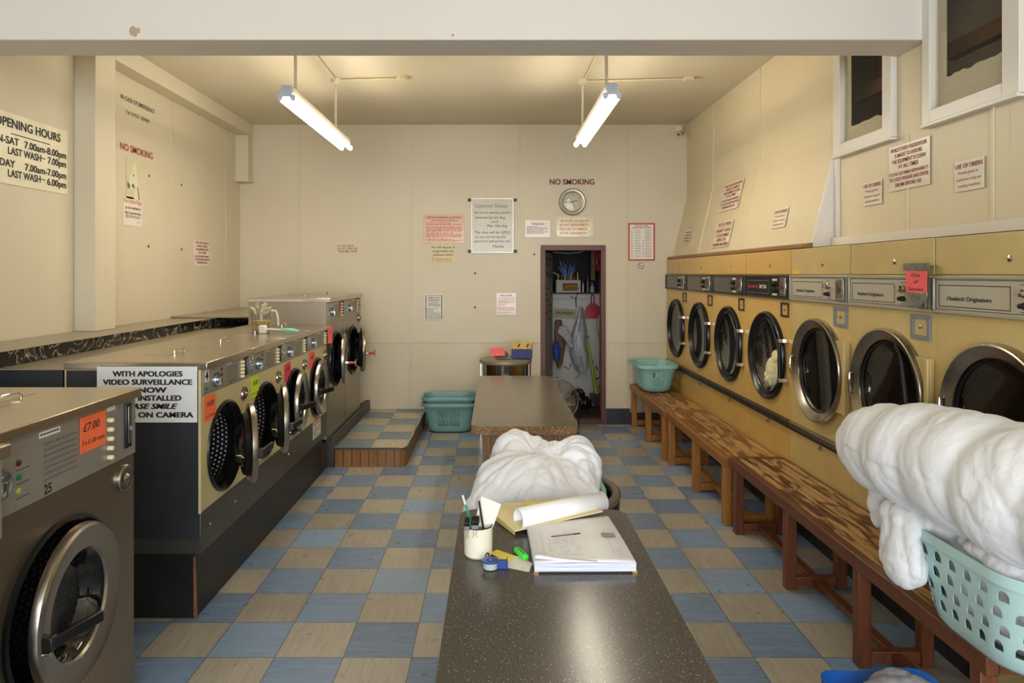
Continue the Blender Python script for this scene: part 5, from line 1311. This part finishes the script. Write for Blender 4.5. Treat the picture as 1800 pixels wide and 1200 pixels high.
bsign('paper_notice', 923, 967, 387, 417, M_paperlam, [('t', 'black', 'Warning Notice', .5, .23, .09, .50), ('r', 'black', .25, .75, .25, .265), ('b', 'grey', .06, .92, .34, .80, 6)], 'white warning notice left of the clear plastic sign')
tb = MB(); M = frame_matrix(BW(1005.5, 324.2) + V((0, -.0042, 0)), UB, VB); put_text(tb, 'NO SMOKING', 0, 0, 9.4 * K, 78 * K, bold=.03)
o = tb.build('wall_lettering', mat('maroon_vinyl', (112, 26, 24), .5, var=0), weld=1e-7); o.matrix_world = M; tag(o, 'maroon NO SMOKING lettering above the wall clock', 'lettering')
bsign('plastic_sign', 978, 1042, 381, 416, mat('clear_cream_acrylic', (222, 212, 178), .12, 0, .06, 10), [('t', 'pink', 'WE REGRET WE CANNOT', .5, .27, .12, .80), ('t', 'pink', 'ACCEPT RESPONSIBILITY', .49, .47, .12, .80), ('t', 'pink', 'FOR LOSS OR DAMAGE', .47, .67, .12, .76), ('t', 'pink', 'IN THIS LAUNDERETTE', .46, .88, .12, .72),
    ('r', 'black', .03, .05, .05, .085), ('r', 'black', .95, .97, .05, .085), ('r', 'black', .03, .05, .92, .955), ('r', 'black', .95, .97, .92, .955)], 'shiny plastic sign about loss or damage below the clock', thick=.005)
P = bsign('care_label_poster', 1104, 1151, 392, 458, mat('poster_red', (176, 52, 44), .35, 0, .02), [('r', 'white', .06, .94, .04, .96)], 'red bordered textile care labelling poster right of the store doorway', 'poster')
tb = MB(); w, h = 47 * K, 66 * K; z = .0055
tb.mi = 0; put_text(tb, 'TEXTILE CARE', 0, h * .41, h * .035, w * .5, z=z, bold=.02); put_text(tb, 'LABELLING SYSTEMS', 0, h * .36, h * .035, w * .72, z=z, bold=.02)
for i in range(11):
    y = h * (.30 - .068 * i); tb.mi = 1 if i < 4 else 0
    tb.lathe([(.008, 0), (.011, 0)], (-w * .36, y, z), (0, 0, 1), 5 + i % 4)
    tb.mi = 1; put_bars(tb, -w * .25, -w * .03, y + .008, y - .008, 2, seed=i, z=z)
    if i != 2 or True: tb.mi = 1 if i < 4 or i > 8 else 2; put_bars(tb, w * .12, w * .38, y + .010, y - .010, 3, seed=i + 20, z=z)
    if i > 3: tb.mi = 0; tb.lathe([(.006, 0), (.009, 0)], (w * .055, y, z), (0, 0, 1), 6)
tb.build('care_symbols', [ink('red'), ink('grey'), ink('palered')], P, weld=1e-7)
# no smoking roundel
c = BW(1126, 467); M = frame_matrix(c + V((0, -.004, 0)), UB, VB); mb = MB(); mb.lathe([(0, 0), (.036, 0), (.036, .002), (0, .002)], (0, 0, 0), (0, 0, 1), 32)
o = mb.build('no_smoking_roundel', M_paper); o.matrix_world = M; tag(o, 'small round no smoking symbol below the red bordered poster', 'sign')
mb = MB(); mb.lathe([(.028, 0), (.035, 0)], (0, 0, .003), (0, 0, 1), 40); mb.bar((-.022, .022, .003), (.022, -.022, .003), .006, .0006); mb.build('red_ring', mat('maroon_vinyl', (112, 26, 24), .5, var=0), o)
mb = MB(); mb.box(-.018, .012, -.004, .003, .0024, .0028); mb.build('cigarette', M_black, o)
bsign('overload_notice', 590, 632, 427, 445, mat('cream_notice2', (214, 200, 170), .4, 0, .02), [('t', 'olive', 'For best results', .42, .34, .20, .68), ('t', 'maroon', 'DO NOT OVERLOAD', .5, .64, .21, .86), ('t', 'maroon', 'THESE MACHINES', .5, .92, .21, .82)], 'small notice saying do not overload these machines')
bsign('service_notice', 746, 779, 517, 562, M_paper, [('r', 'black', .06, .10, .04, .96), ('r', 'black', .90, .94, .04, .96), ('r', 'black', .06, .94, .04, .055), ('r', 'black', .06, .94, .945, .96), ('t', 'black', 'SERVICE', .5, .17, .07, .6), ('t', 'black', 'WASHING', .5, .27, .07, .64), ('b', 'grey', .2, .85, .30, .48, 3), ('b', 'grey', .14, .86, .54, .92, 8)], 'black bordered service washing notice low on the back wall')
bsign('spin_drier_notice', 873, 907, 515, 553, M_paperlam, [('t', 'red', 'SPIN DRYER', .5, .15, .08, .64), ('t', 'red', 'SAFE OPERATING PRACTICE', .5, .25, .04, .84), ('b', 'palered', .07, .92, .29, .48, 4), ('b', 'palered', .07, .5, .50, .58, 2), ('b', 'pink', .05, .92, .63, .82, 3), ('b', 'palered', .05, .92, .85, .95, 2)], 'white and red spin dryer notice above the spin drier')
# clock
c = BW(1006, 355) + V((0, -.0005, 0)); ck = empty('wall_clock', c, 'round silver wall clock above the plastic sign', 'clock'); off = c.copy()
mb = MB(off); mb.lathe([(0, 0), (.148, 0), (.153, .010), (.150, .028), (.135, .040), (.115, .038), (.100, .028), (.099, .018), (0, .016)], c, (0, -1, 0), 64); mb.build('case', mat('silver_plastic', (178, 172, 158), .35, .5, .03), ck)
mb = MB(off); mb.lathe([(0, .0165), (.098, .0165), (.098, .018), (0, .018)], c, (0, -1, 0), 48); mb.build('face', mat('clock_face', (200, 192, 168), .4, 0, .02), ck)
tb = MB(); M = frame_matrix(c + V((0, -.019, 0)), UB, VB)
for i in range(1, 13):
    a = PI / 2 - i * PI / 6; put_text(tb, str(i), .078 * math.cos(a), .078 * math.sin(a) - .008, .016)
o = tb.build('numerals', M_black, ck, weld=1e-7); mm = M.copy(); mm.translation -= off; o.matrix_local = mm
for nm, ang, ln, wd in (('hour_hand', 14 * 30 / 12 * 0 + 73, .055, .007), ('minute_hand', 163, .072, .005)):
    a = math.radians(90 - ang); dx, dz = math.cos(a), math.sin(a); mb = MB(off); p = c + V((0, -.022, 0)); mb.bar(p - V((dx, 0, dz)) * .015, p + V((dx, 0, dz)) * ln, wd, .0012, up=(0, 1, 0)); mb.build(nm, M_black, ck)
mb = MB(off); mb.lathe([(.099, .026), (.06, .031), (0, .033)], c, (0, -1, 0), 48); mb.build('lens', M_glass_clear, ck)

# ================================================================== SIGNS ON THE LEFT WALL
UL, VL = (0, 1, 0), (0, 0, 1)
def lsign(name, x0, x1, yt, yb, m, lines, label, cat='sign', thick=.003, y_ext=None, group=None):
    ya = XL * 1200 / (x0 - 871); yb_ = XL * 1200 / (x1 - 871)
    if y_ext: ya = y_ext
    ym = (ya + yb_) / 2; 
    zt = 1.68 - (yt - 481) * ym / 1200; zb = 1.68 - (yb - 481) * ym / 1200
    return sign(name, label, cat, (XL + .0005, ym, (zt + zb) / 2), UL, VL, yb_ - ya, zt - zb, m, lines, thick, group)
def absw(s, ya, yb, zb, ch, ymin, ymax, z0, z1, col='black', op=None):
    return ('t', col, s, ((ya + yb) / 2 - ymin) / (ymax - ymin), (z1 - zb) / (z1 - z0), ch / (z1 - z0), (yb - ya) / (ymax - ymin), op or {'bold': .036})
y0s, y1s, z0s, z1s = 3.72, 4.547, 2.205, 2.625
L_ = lambda px: XL * 1200 / (px - 871)
def zz_(px, py): y = L_(px); return 1.68 - (py - 481) * y / 1200
rows = [('OPENING HOURS', 3.885, L_(104), zz_(104, 250), .052), ('MON-SAT', 3.80, L_(31), zz_(31, 257), .042), ('7.00am-8.00pm', L_(41), L_(114), zz_(114, 279.5), .042), ('LAST WASH', L_(12), L_(70), zz_(70, 284), .042), ('-', L_(71), L_(77), zz_(77, 282), .03), ('7.00pm', L_(82), L_(114), zz_(114, 295), .042),
        ('SUNDAY', 3.80, L_(24), zz_(24, 295), .042), ('7.00am-7.00pm', L_(42), L_(114), zz_(114, 315), .042), ('LAST WASH', L_(12), L_(69), zz_(69, 321), .042), ('-', L_(70), L_(77), zz_(77, 319), .03), ('6.00pm', L_(81), L_(114), zz_(114, 331), .042)]
ln = [absw(s, a, b, z, c, y0s, y1s, z0s, z1s) for s, a, b, z, c in rows]
zu = zz_(50, 243); ln.append(('r', 'black', (L_(17) - y0s) / (y1s - y0s), (L_(86) - y0s) / (y1s - y0s), (z1s - zu) / (z1s - z0s), (z1s - zu + .006) / (z1s - z0s)))
sign('opening_hours_sign', 'large cream opening hours board on the left wall', 'sign', (XL + .0005, (y0s + y1s) / 2, (z0s + z1s) / 2), UL, VL, y1s - y0s, z1s - z0s, mat('opening_board', (222, 214, 184), .35, 0, .03), ln, .006)
def wall_text(s, px0, px1, pyb, ch_px, m, label, bold=.012):
    ya, yb = L_(px0), L_(px1); ym = (ya + yb) / 2; tb = MB(); put_text(tb, s, 0, 0, ch_px * ym / 1200, yb - ya, bold=bold)
    z = 1.68 - (pyb - 481) * ym / 1200
    o = tb.build('wall_lettering', m, weld=1e-7); o.matrix_world = frame_matrix((XL + .0015, ym, z), UL, VL); tag(o, label, 'lettering')
wall_text('IN CASE OF EMERGENCY', 212, 272, 187, 7.5, ink('black'), 'dark IN CASE OF EMERGENCY lettering high on the left wall')
wall_text('Tel: 01923 - 289409', 221, 262, 208, 6, ink('black'), 'telephone number lettering below the emergency wording on the left wall')
wall_text('NO SMOKING', 211, 268, 271, 11.5, ink('red'), 'red NO SMOKING lettering on the left wall above the horse picture', .02)
hp = lsign('horse_print', 221, 245, 281, 350, mat('horse_paper', (204, 196, 162), .4, 0, .03), [], 'small print of a white horse head on the left wall', 'print')
yw = L_(245) - L_(221); hh = 69 * (L_(233)) / 1200
mb = MB(); S_ = lambda pts, z: [((x - .5) * yw, (.5 - y) * hh, z) for x, y in pts]
mb.mi = 0; mb.face(S_([(.44, .05), (.54, .20), (.66, .05), (.74, .26), (.80, .42), (.90, .70), (1.0, 1.0), (.55, 1.0), (.62, .72), (.45, .70), (.30, .76), (.12, .75), (.06, .64), (.18, .56), (.34, .38), (.46, .24)], .0045))
mb.mi = 1; mb.face(S_([(.06, .64), (.12, .58), (.26, .66), (.24, .75), (.12, .75)], .005)); mb.face(S_([(.46, .38), (.54, .36), (.55, .42), (.48, .43)], .005)); mb.face(S_([(.34, .66), (.52, .60), (.62, .72), (.45, .70)], .005)); mb.face(S_([(.76, .66), (.84, .68), (.98, 1.0), (.90, 1.0)], .005))
mb.build('horse_drawing', [mat('horse_white', (216, 212, 184), .5, var=0), mat('horse_shadow_ink', (92, 98, 72), .6, var=0)], hp)
lsign('horse_rug_notice', 216, 249, 347, 397, M_paperlam, [('t', 'orange', 'No Horse Rugs', .5, .22, .15, .94), ('t', 'black', 'to be washed in', .5, .42, .10, .80), ('t', 'black', 'this Launderette', .5, .60, .10, .84), ('b', 'black', .12, .88, .63, .74, 2), ('b', 'grey', .7, .86, .84, .88, 1)], 'white notice about horse rugs below the horse print')
REDT = [('t', 'red', 'WHILST EVERY ENDEAVOUR', .5, .135, .085, .88, {'bold': .02}), ('t', 'red', 'IS MADE TO ENSURE', .5, .265, .085, .66, {'bold': .02}), ('t', 'red', 'THE EQUIPMENT IS CLEAN', .5, .395, .085, .82, {'bold': .02}), ('t', 'red', 'AT ALL TIMES', .5, .52, .085, .48, {'bold': .02}),
        ('t', 'red', 'IT IS THE CUSTOMERS RESPONSIBILITY', .5, .665, .070, .95, {'bold': .02}), ('t', 'red', 'TO CHECK WASHER AND DRYER', .5, .79, .080, .95, {'bold': .02}), ('t', 'red', 'DRUMS BEFORE USE', .5, .915, .080, .64, {'bold': .02})]
lsign('red_text_notice', 341, 368, 423, 467, M_paperlam, REDT, 'white notice in red capitals on the left wall, nearest the far corner')

# ================================================================== SIGNS ON THE RIGHT
UR, VR = (0, -1, 0), (0, 0, 1)
def rs(name, xa, xb, yt, yb, m, lines, label, slope=False, thick=.0015):
    """xa..xb pixel span; placed on the right bulkhead face or on its sloping part"""
    X = XR
    def on(px, py):
        if not slope:
            Y = X * 1200 / (px - 871); return V((X, Y, 1.68 - (py - 481) * Y / 1200))
        # intersect the ray with the sloping plane through (XR,2.53),(1.985,1.875)
        d = V(((px - 871) / 1200, 1, -(py - 481) / 1200)); o = V((0, 0, 1.68)); n = V((.655, 0, -.155)); t = (V((XR, 0, 2.53)) - o).dot(n) / d.dot(n); return o + d * t
    xm = (xa + xb) / 2
    pt, pb = on(xm, yt), on(xm, yb); ctr = (pt + pb) / 2; ya = on(xa, (yt + yb) / 2).y; yb2 = on(xb, (yt + yb) / 2).y
    v = (pt - pb).normalized() if slope else V(VR); v.y = 0; v.normalize(); n = V(UR).cross(v)
    return sign(name, label, 'sign', ctr + n * (.0065 if slope else (.0065 if 'large' in label else .0012)), UR, v, abs(ya - yb2), abs(pt.z - pb.z) / max(v.z, .2), m, lines, thick)
USE = [('t', 'red', 'USE OF DRIERS', .5, .24, .14, .92, {'bold': .02}), ('t', 'palered', 'Priority given to', .48, .44, .10, .68), ('t', 'palered', 'customers using our', .5, .66, .10, .86), ('t', 'palered', 'washing machines', .5, .87, .10, .76)]
USE2 = [('t', 'red', 'USE OF DRIERS', .5, .17, .12, .8, {'bold': .02}), ('r', 'red', .1, .9, .215, .23), ('t', 'red', 'PRIORITY GIVEN', .5, .42, .12, .84, {'bold': .02}), ('t', 'red', 'TO CUSTOMERS', .5, .60, .12, .8, {'bold': .02}), ('t', 'red', 'USING OUR', .5, .77, .12, .56, {'bold': .02}), ('t', 'red', 'WASHING MACHINES', .5, .95, .12, .94, {'bold': .02})]
M_pl = mat('pale_sticker', (216, 206, 186), .3, 0, .03)
rs('red_text_notice', 1270, 1302, 322, 368, M_pl, REDT, 'notice in red capitals on the sloping panel above the far driers', True)
rs('priority_notice', 1258, 1285, 390, 434, M_pl, USE2, 'red underlined use of driers notice low on the sloping panel', True)
rs('priority_notice', 1361, 1384, 367, 400, M_pl, USE, 'small use of driers notice on the sloping panel nearest its white end', True)
rs('priority_notice', 1204, 1214, 405, 427, M_pl, [('b', 'grey', .1, .9, .08, .95, 4)], 'faint small notice on the sloping panel next to the back wall', True)
rs('red_text_notice', 1563, 1635, 250, 331, M_pl, REDT, 'large glossy notice in red capitals above the near driers')
rs('priority_notice', 1519, 1552, 318, 360, M_pl, USE, 'use of driers notice left of the large red capitals notice')
rs('priority_notice', 1680, 1732, 280, 334, M_pl, USE, 'use of driers notice right of the large red capitals notice')

# ================================================================== STORE BEHIND THE DOORWAY
YS = 8.7
def peeling():
    s = NT('peeling_white_wall'); n = s.noise(9, 4, None, .6, .8)
    sp = s.n('ShaderNodeSeparateXYZ', Vector=s.tc.outputs['Object'])
    low = s.ramp(sp.outputs[2], [(.55, 1.0), (.62, 0.0)])
    f = s.m_('MULTIPLY', s.ramp(n, [(.60, 0.0), (.63, 1.0)]), low)
    s.set(Base__Color=s.mix(f, srgb(186, 184, 178), srgb(70, 52, 42)), Roughness=.6); s.bump(f, .5, .004); return s.m
M_peel = peeling()
mb = MB(); mb.box(.2, 1.9, YS, YS + .1, 0, 1.42); struct('wall_store_back', mb, M_peel)
mb = MB(); mb.box(.2, 1.9, YS + .55, YS + .65, 1.2, 2.6); struct('wall_store_recess', mb, mat('recess_void_shade', (44, 40, 36), .8, 0, .2))  # dark colour paints in the shade of the void above the shelf
mb = MB(); mb.box(.2, .3, YB + .1, YS + .6, 0, 2.6); mb.box(1.82, 1.9, YB + .1, YS + .6, 0, 2.6); struct('wall_store_side', mb, mat('store_side_paint', (150, 146, 138), .6))
mb = MB(); mb.box(.2, 1.9, YB, YS + .05, -.1, .0); struct('floor_store', mb, mat('dark_red_floor', (56, 42, 34), .55, 0, .2, 6))
mb = MB(); mb.box(.2, 1.9, YB + .1, YS + .65, 2.6, 2.7); struct('ceiling_store', mb, mat('recess_void_shade', (44, 40, 36), .8, 0, .2))
# door leaf folded into the store with notices on it
lf = empty('store_door', (.560, 7.76, 0), 'grey store door leaf standing open inside the doorway, papered with notices', 'door')
dv = V((.15, .70, 0)).normalized(); M = Matrix((V((dv.x, dv.y, 0)), V((-dv.y, dv.x, 0)), V((0, 0, 1)))).transposed().to_4x4(); M.translation = V((.560, 7.76, 0)); 
lf['label'] = 'grey store door standing open inside the doorway, papered with notices'
lf.matrix_world = M
mb = MB(); mb.box(0, .70, 0, .035, .03, 1.93); mb.build('door_leaf', mat('grey_door_paint', (140, 134, 126), .6, 0, .05), lf, bevel=.002)
tb = MB(); rr_ = random.Random(3)
for z in (1.84, 1.78, 1.66, 1.63, 1.50, 1.42, 1.36, 1.29, 1.22, 1.13, 1.05):
    for x in (.08, .28, .48):
        if rr_.random() < .8: rect(tb, x, x + .12, z, z + .035 * rr_.uniform(.5, 1), 0)
for v in tb.bm.verts: v.co = V((v.co.x, -.001, v.co.y))
tb.build('notices', [mat('notice_dark_print', (72, 66, 60), .6)], lf, weld=1e-7)
def S(px, py, Y=YS - .03): return B3(px, py, Y)
# shelf and white cupboards
mb = MB(); a, b = S(972, 513), S(1059, 517); mb.box(.70, 1.80, YS - .0, YS + .54, 1.421, 1.44); mb.build('shelf_board', mat('dark_red_board', (92, 44, 36), .6), origin=True, thing=('dark red shelf board inside the store', 'shelf'))
a, b = S(976, 492), S(1022, 512)
root = empty('storage_box', (a.x + .16, YS + .12, 1.4405), 'grey-white box on the store shelf with yellow items on top', 'box'); off = root.location.copy()
mb = MB(off); mb.box(a.x + .02, b.x, YS + .04, YS + .24, 1.4405, 1.60); mb.build('box_shell', mat('off_white_box', (176, 172, 166), .5), root, bevel=.002)
mb = MB(off); mb.box(a.x + .10, b.x - .04, YS + .035, YS + .0395, 1.46, 1.56); mb.build('box_window', mat('box_brown', (112, 92, 58), .7), root)
rr_ = random.Random(9)
for i in range(7):
    x = a.x + .05 + i * .042; h = rr_.uniform(.05, .12); c = [(214, 170, 60), (150, 90, 70), (196, 186, 70), (90, 80, 120)][i % 4]
    mb = MB(); mb.cyl((x, YS + .10, 1.601), (x + rr_.uniform(-.02, .02), YS + .10, 1.601 + h), .012, .006, seg=8)
    mb.build('marker_pen', mat('pen_%d' % (i % 4), c, .5), origin=True, thing=(['yellow', 'brown', 'lime', 'violet'][i % 4] + ' pen ' + ['at the left end', 'second from the left', 'third from the left', 'fourth from the left', 'third from the right', 'second from the right', 'at the right end'][i] + ' of the pens on the store box', 'pen', 'pens on the box in the store'))
# clear bag of cable ties / brush
bc = S(998, 478, YS + .15); mb = MB()
for i in range(26):
    t = rr_.uniform(-.8, .8); mb.cyl((bc.x + t * .03, bc.y, 1.602), (bc.x + t * .16, bc.y + rr_.uniform(-.04, .04), 1.602 + rr_.uniform(.14, .25)), .004, .003, seg=5)
mb.build('bundle_of_straws', mat('pale_blue_straws', (120, 140, 185), .25, 0, .3, 60), origin=True, thing=('pale blue bundle fanning out on the white box in the store', 'bundle'))
def bottle(px, pyb, pyt, r, cols, label, Y=YS + .12):
    p = S(px, pyb, Y); p.z = 1.4405; top = 1.68 - (pyt - 481) * Y / 1200; h = top - p.z; root = empty('bottle', p, label, 'bottle'); off = p.copy()
    mb = MB(off); mb.lathe([(0, 0), (r, 0), (r, h * .55), (r * .45, h * .72), (r * .45, h * .78), (0, h * .78)], p, (0, 0, 1), 16); mb.build('bottle_body', mat('bot_%s' % str(cols[0]), cols[0], .3), root)
    mb = MB(off); mb.lathe([(0, h * .78), (r * .6, h * .78), (r * .6, h), (0, h)], p, (0, 0, 1), 12); mb.build('cap', mat('bot_%s' % str(cols[1]), cols[1], .3), root)
bottle(1041, 518, 496, .030, ((150, 170, 185), (40, 120, 190)), 'pale bottle with blue cap on the store shelf')
bottle(1025, 518, 491, .012, ((200, 196, 190), (24, 24, 26)), 'slim white bottle with black cap on the store shelf')
bottle(1033, 518, 485, .012, ((160, 128, 110), (120, 50, 44)), 'slim pinkish bottle on the store shelf')
bottle(977, 510, 492, .012, ((40, 44, 80), (36, 40, 70)), 'small navy bottle at the left end of the store shelf')
mb = MB(); p = S(1003, 506, YS + .02); mb.tube([p + V((-.10, 0, -.02)), p + V((-.03, 0, .02)), p + V((.04, 0, .03)), p + V((.11, 0, -.01))], .014, 8); mb.build('orange_pliers', mat('orange_tool', (205, 120, 34), .4), origin=True, thing=('orange handled tool on the store shelf in front of the box', 'tool'))
mb = MB(); mb.tube([S(972, 443, YS + .3), S(1000, 445, YS + .3), S(1020, 443, YS + .3), S(1030, 438, YS + .28), S(1040, 436, YS + .25)], .010, 8); mb.build('white_pipe', mat('grey_white_pipe', (170, 166, 160), .4), origin=True, thing=('pale pipe running across the top of the store', 'pipe'))
mb = MB(); mb.tube([S(972, 478, YS + .25), S(985, 486, YS + .25)], .010, 8); mb.build('white_pipe', mat('grey_white_pipe', (170, 166, 160), .4), origin=True, thing=('short pale pipe slanting down at the left of the store', 'pipe'))
# wooden post and red jacket
mb = MB(); p = S(1043, 440, YS - .05); mb.box(p.x - .03, p.x + .02, YS - .06, YS - .03, 1.60, 2.05); mb.build('timber_post', mat('tan_post', (128, 96, 58), .7), origin=True, thing=('short timber post behind the red jacket in the store', 'post'))
root = empty('red_jacket', S(1051, 476, YS - .15), 'red jacket with a black belt hanging at the right of the store', 'jacket'); off = root.location.copy()
def sheet(pts_l, pts_r, Y, dep, rr=.012):
    n = len(pts_l); mb_ = MB(off)
    rows_ = []
    for i in range(n):
        l, r = pts_l[i], pts_r[i]; P0 = S(l[0], l[1], Y); P1 = S(r[0], r[1], Y); w_ = (P1.x - P0.x); c_ = (P0 + P1) / 2
        rows_.append([c_ + V((w_ / 2 * math.cos(a), -dep * math.sin(a) * (1 + .25 * math.sin(a * 5 + i)), 0)) for a in [2 * PI * k / 20 for k in range(20)]])
    for A, B in zip(rows_, rows_[1:]): mb_.quadstrip(A, B)
    mb_.face(rows_[0]); mb_.face(rows_[-1]); return mb_
sheet([(1046, 434), (1046, 445), (1046, 457)], [(1060, 434), (1060, 445), (1060, 457)], YS - .15, .03).build('upper_cloth', mat('red_fabric', (176, 20, 34), .8, 0, .12, 20), root)
sheet([(1046, 457), (1046, 464)], [(1060, 457), (1060, 464)], YS - .15, .032).build('belt', M_black, root)
sheet([(1046, 464), (1046, 476)], [(1059, 464), (1058, 476)], YS - .15, .03).build('lower_cloth', mat('red_fabric', (176, 20, 34), .8, 0, .12, 20), root)
# dustpan
c = S(1042, 546, YS - .03); root = empty('dustpan', c, 'red dustpan hanging on the white store wall', 'dustpan'); off = c.copy(); q = .00725
mb = MB(off); pts = [(-13, -14), (13, -14), (15, 0), (10, 9), (4, 13), (-4, 13), (-10, 8), (-14, 0)]
mb.prism([(c.x + a * q, YS - .006, c.z + b * q) for a, b in pts], (0, -.008, 0)); mb.build('pan', mat('red_plastic', (168, 18, 34), .4), root, bevel=.003)
mb = MB(off); mb.tube([(c.x - .015, YS - .012, c.z + .09), (c.x - .02, YS - .012, c.z + .16), (c.x - .012, YS - .012, c.z + .20), (c.x + .012, YS - .012, c.z + .20), (c.x + .02, YS - .012, c.z + .16), (c.x + .015, YS - .012, c.z + .09)], .008, 8); mb.build('handle', mat('red_plastic', (168, 18, 34), .4), root)
# laundry sign
c = S(993, 551, YS - .002); sign('laundry_plaque', 'beige LAUNDRY plaque on the store wall', 'sign', c, (1, 0, -.09), (.09, 0, 1), .29, .125, mat('beige_plaque', (158, 148, 112), .6), [('t', 'black', 'LAUNDRY', .5, .58, .28, .82, {'bold': .02}), ('b', 'grey', .25, .75, .70, .76, 1)], .006)
# cupboard line
mb = MB(); a = S(975, 517, YS - .02); mb.box(.70, 1.16, YS - .035, YS - .002, 1.36, 1.42); mb.build('white_rail', mat('off_white_box', (176, 172, 166), .5), origin=True, thing=('white rail with hooks below the shelf inside the store', 'rail'))
mb = MB(); mb.tube([S(1003, 520, YS - .05), S(1008, 524, YS - .06), S(1012, 522, YS - .06), S(1013, 540, YS - .05)], .006, 6); mb.tube([S(1016, 513, YS - .05), S(1012, 526, YS - .05)], .005, 6); mb.build('dark_cable', mat('dark_cable_brown', (60, 46, 36), .6), origin=True, thing=('dark cable hanging from the white rail in the store', 'cable'))
# hanging bags
def hang(name, L, R_, Y, dep, m, label, cat):
    global off
    o_ = S((L[-1][0] + R_[-1][0]) / 2, L[-1][1], Y); off = V((0, 0, 0)); mb_ = sheet(L, R_, Y, dep); return mb_.build(name, m, origin=True, thing=(label, cat), weld=1e-5)
hang('white_bag', [(1019, 540), (1014, 560), (1006, 585), (1002, 605), (1003, 625), (1010, 645), (1018, 655)], [(1024, 540), (1028, 560), (1032, 580), (1029, 600), (1034, 625), (1034, 645), (1026, 655)], YS - .12, .07, mat('cloudy_polythene', (158, 158, 160), .3, 0, .1, 14, bump=.6, bscale=12), 'long translucent white bag hanging in the middle of the store', 'bag')
hang('hand_towel', [(983, 574), (980, 586), (990, 592), (996, 604), (1001, 612)], [(995, 572), (1001, 584), (1005, 596), (1007, 603), (1008, 608)], YS - .2, .02, mat('grey_white_towel', (164, 162, 160), .9, 0, .15, 20, bump=.6), 'grey-white towel hanging beside the brown bag in the store', 'towel')
hang('brown_bag', [(976, 562), (975, 580), (975, 605), (976, 630), (980, 645)], [(987, 562), (990, 580), (994, 605), (990, 632), (986, 648)], YS - .10, .05, mat('brown_sack', (112, 88, 62), .8, 0, .2, 12), 'brown sack hanging at the left of the store', 'sack')
hang('blue_cloth', [(973, 601), (972, 612), (973, 628), (976, 636)], [(981, 600), (986, 612), (985, 628), (980, 636)], YS - .18, .025, mat('blue_cloth', (34, 62, 134), .7, 0, .1), 'blue cloth hanging in front of the brown sack', 'cloth')
hang('white_paper_bag', [(1052, 562), (1048, 580), (1052, 592), (1056, 598)], [(1062, 545), (1062, 570), (1062, 590), (1060, 600)], YS - .14, .03, mat('grey_white_towel', (164, 162, 160), .9, 0, .15), 'white bag hanging at the right edge of the store', 'bag')
# lime shovel and dark bag
a, b = S(1032, 596, YS - .05), S(1049, 692, YS - .22)
root = empty('lime_broom', b, 'lime green handled broom leaning in the store', 'broom'); off = b.copy()
mb = MB(off); mb.tube([a, a.lerp(b, .5), b], [.013, .016, .026], 10); mb.build('handle', mat('lime_plastic', (150, 168, 40), .5), root)
mb = MB(off); mb.tube([a + V((-.03, 0, -.02)), a + V((.02, 0, .045))], .016, 8); mb.build('grip', M_grey_pl, root)
mb = MB(off); mb.prism([(b.x - .09, b.y - .02, b.z + .01), (b.x + .08, b.y - .02, b.z + .01), (b.x + .06, b.y - .02, b.z - .12), (b.x, b.y - .02, b.z - .16), (b.x - .07, b.y - .02, b.z - .10)], (0, .03, 0)); mb.build('head', mat('dark_grey_head', (48, 46, 46), .6), root, bevel=.008)
soft('black_sack', [((1.07, 8.36, .10), (.11, .09, .09)), ((1.01, 8.38, .20), (.09, .08, .08)), ((1.12, 8.36, .07), (.07, .07, .065))], mat('black_polythene', (22, 21, 21), .3, 0, .1), 'black polythene sack on the store floor', 'sack', voxel=.012, smooth=2, fold=puff_fold(.02, 12))
# floor fan
fc = V((.682, 7.22, .345)); root = empty('floor_fan', (fc.x, fc.y, 0), 'round metal cage floor fan standing behind the far table', 'fan'); off = root.location.copy()
mf = mat('fan_wire', (146, 136, 116), .35, .7); fn = V((.25, -.95, .18)).normalized(); R1 = .205
mb = MB(off)
for k in range(1, 15): mb.lathe([(R1 * k / 14 - .0012, .04 * (1 - (k / 14) ** 2)), (R1 * k / 14 + .0012, .04 * (1 - (k / 14) ** 2))], fc, fn, 40)
for k in range(1, 15): mb.tube(MB().ring(fc + fn * (.045 * (1 - (k / 14) ** 2)), fn, R1 * k / 14, 40), .0016 if k < 14 else .006, 5, closed=True)
rg = mb.ring(fc, fn, R1, 8)
for p in rg: mb.tube([fc + fn * .045, fc.lerp(p, .5) + fn * .036, p], .0025, 5)
mb.build('cage', mf, root)
mb = MB(off); mb.lathe([(0, .02), (.04, .02), (.045, .0), (.05, -.06), (0, -.08)], fc, fn, 20); mb.build('motor', M_grey_pl, root)
mb = MB(off)
t = V((0, 0, 1)); uu = t.cross(fn).normalized(); ww = fn.cross(uu)
for k in range(4):
    a = k * PI / 2; d1 = uu * math.cos(a) + ww * math.sin(a); d2 = -uu * math.sin(a) + ww * math.cos(a)
    mb.prism([fc + d1 * .03 + fn * -.015, fc + d1 * .17 + d2 * .05 - fn * .03, fc + d1 * .18 - d2 * .05 - fn * .005, fc + d1 * .03 - d2 * .02 - fn * .01], fn * .002)
mb.build('blade', mat('fan_blade', (96, 90, 80), .4, .3), root)
mb = MB(off); sx = V((1, 0, 0)) * .23
for s in (-1, 1): mb.tube([fc + uu * (.215 * s), fc + uu * (.225 * s) + V((0, 0, -.15)), V((fc.x, fc.y, .008)) + uu * (.2 * s) + V((0, .0, 0)), V((fc.x, fc.y - .10, .008)) + uu * (.2 * s)], .008, 8)
mb.tube([V((fc.x, fc.y - .10, .008)) + uu * .2, V((fc.x, fc.y - .10, .008)) - uu * .2], .008, 8)
mb.build('stand', M_black, root)
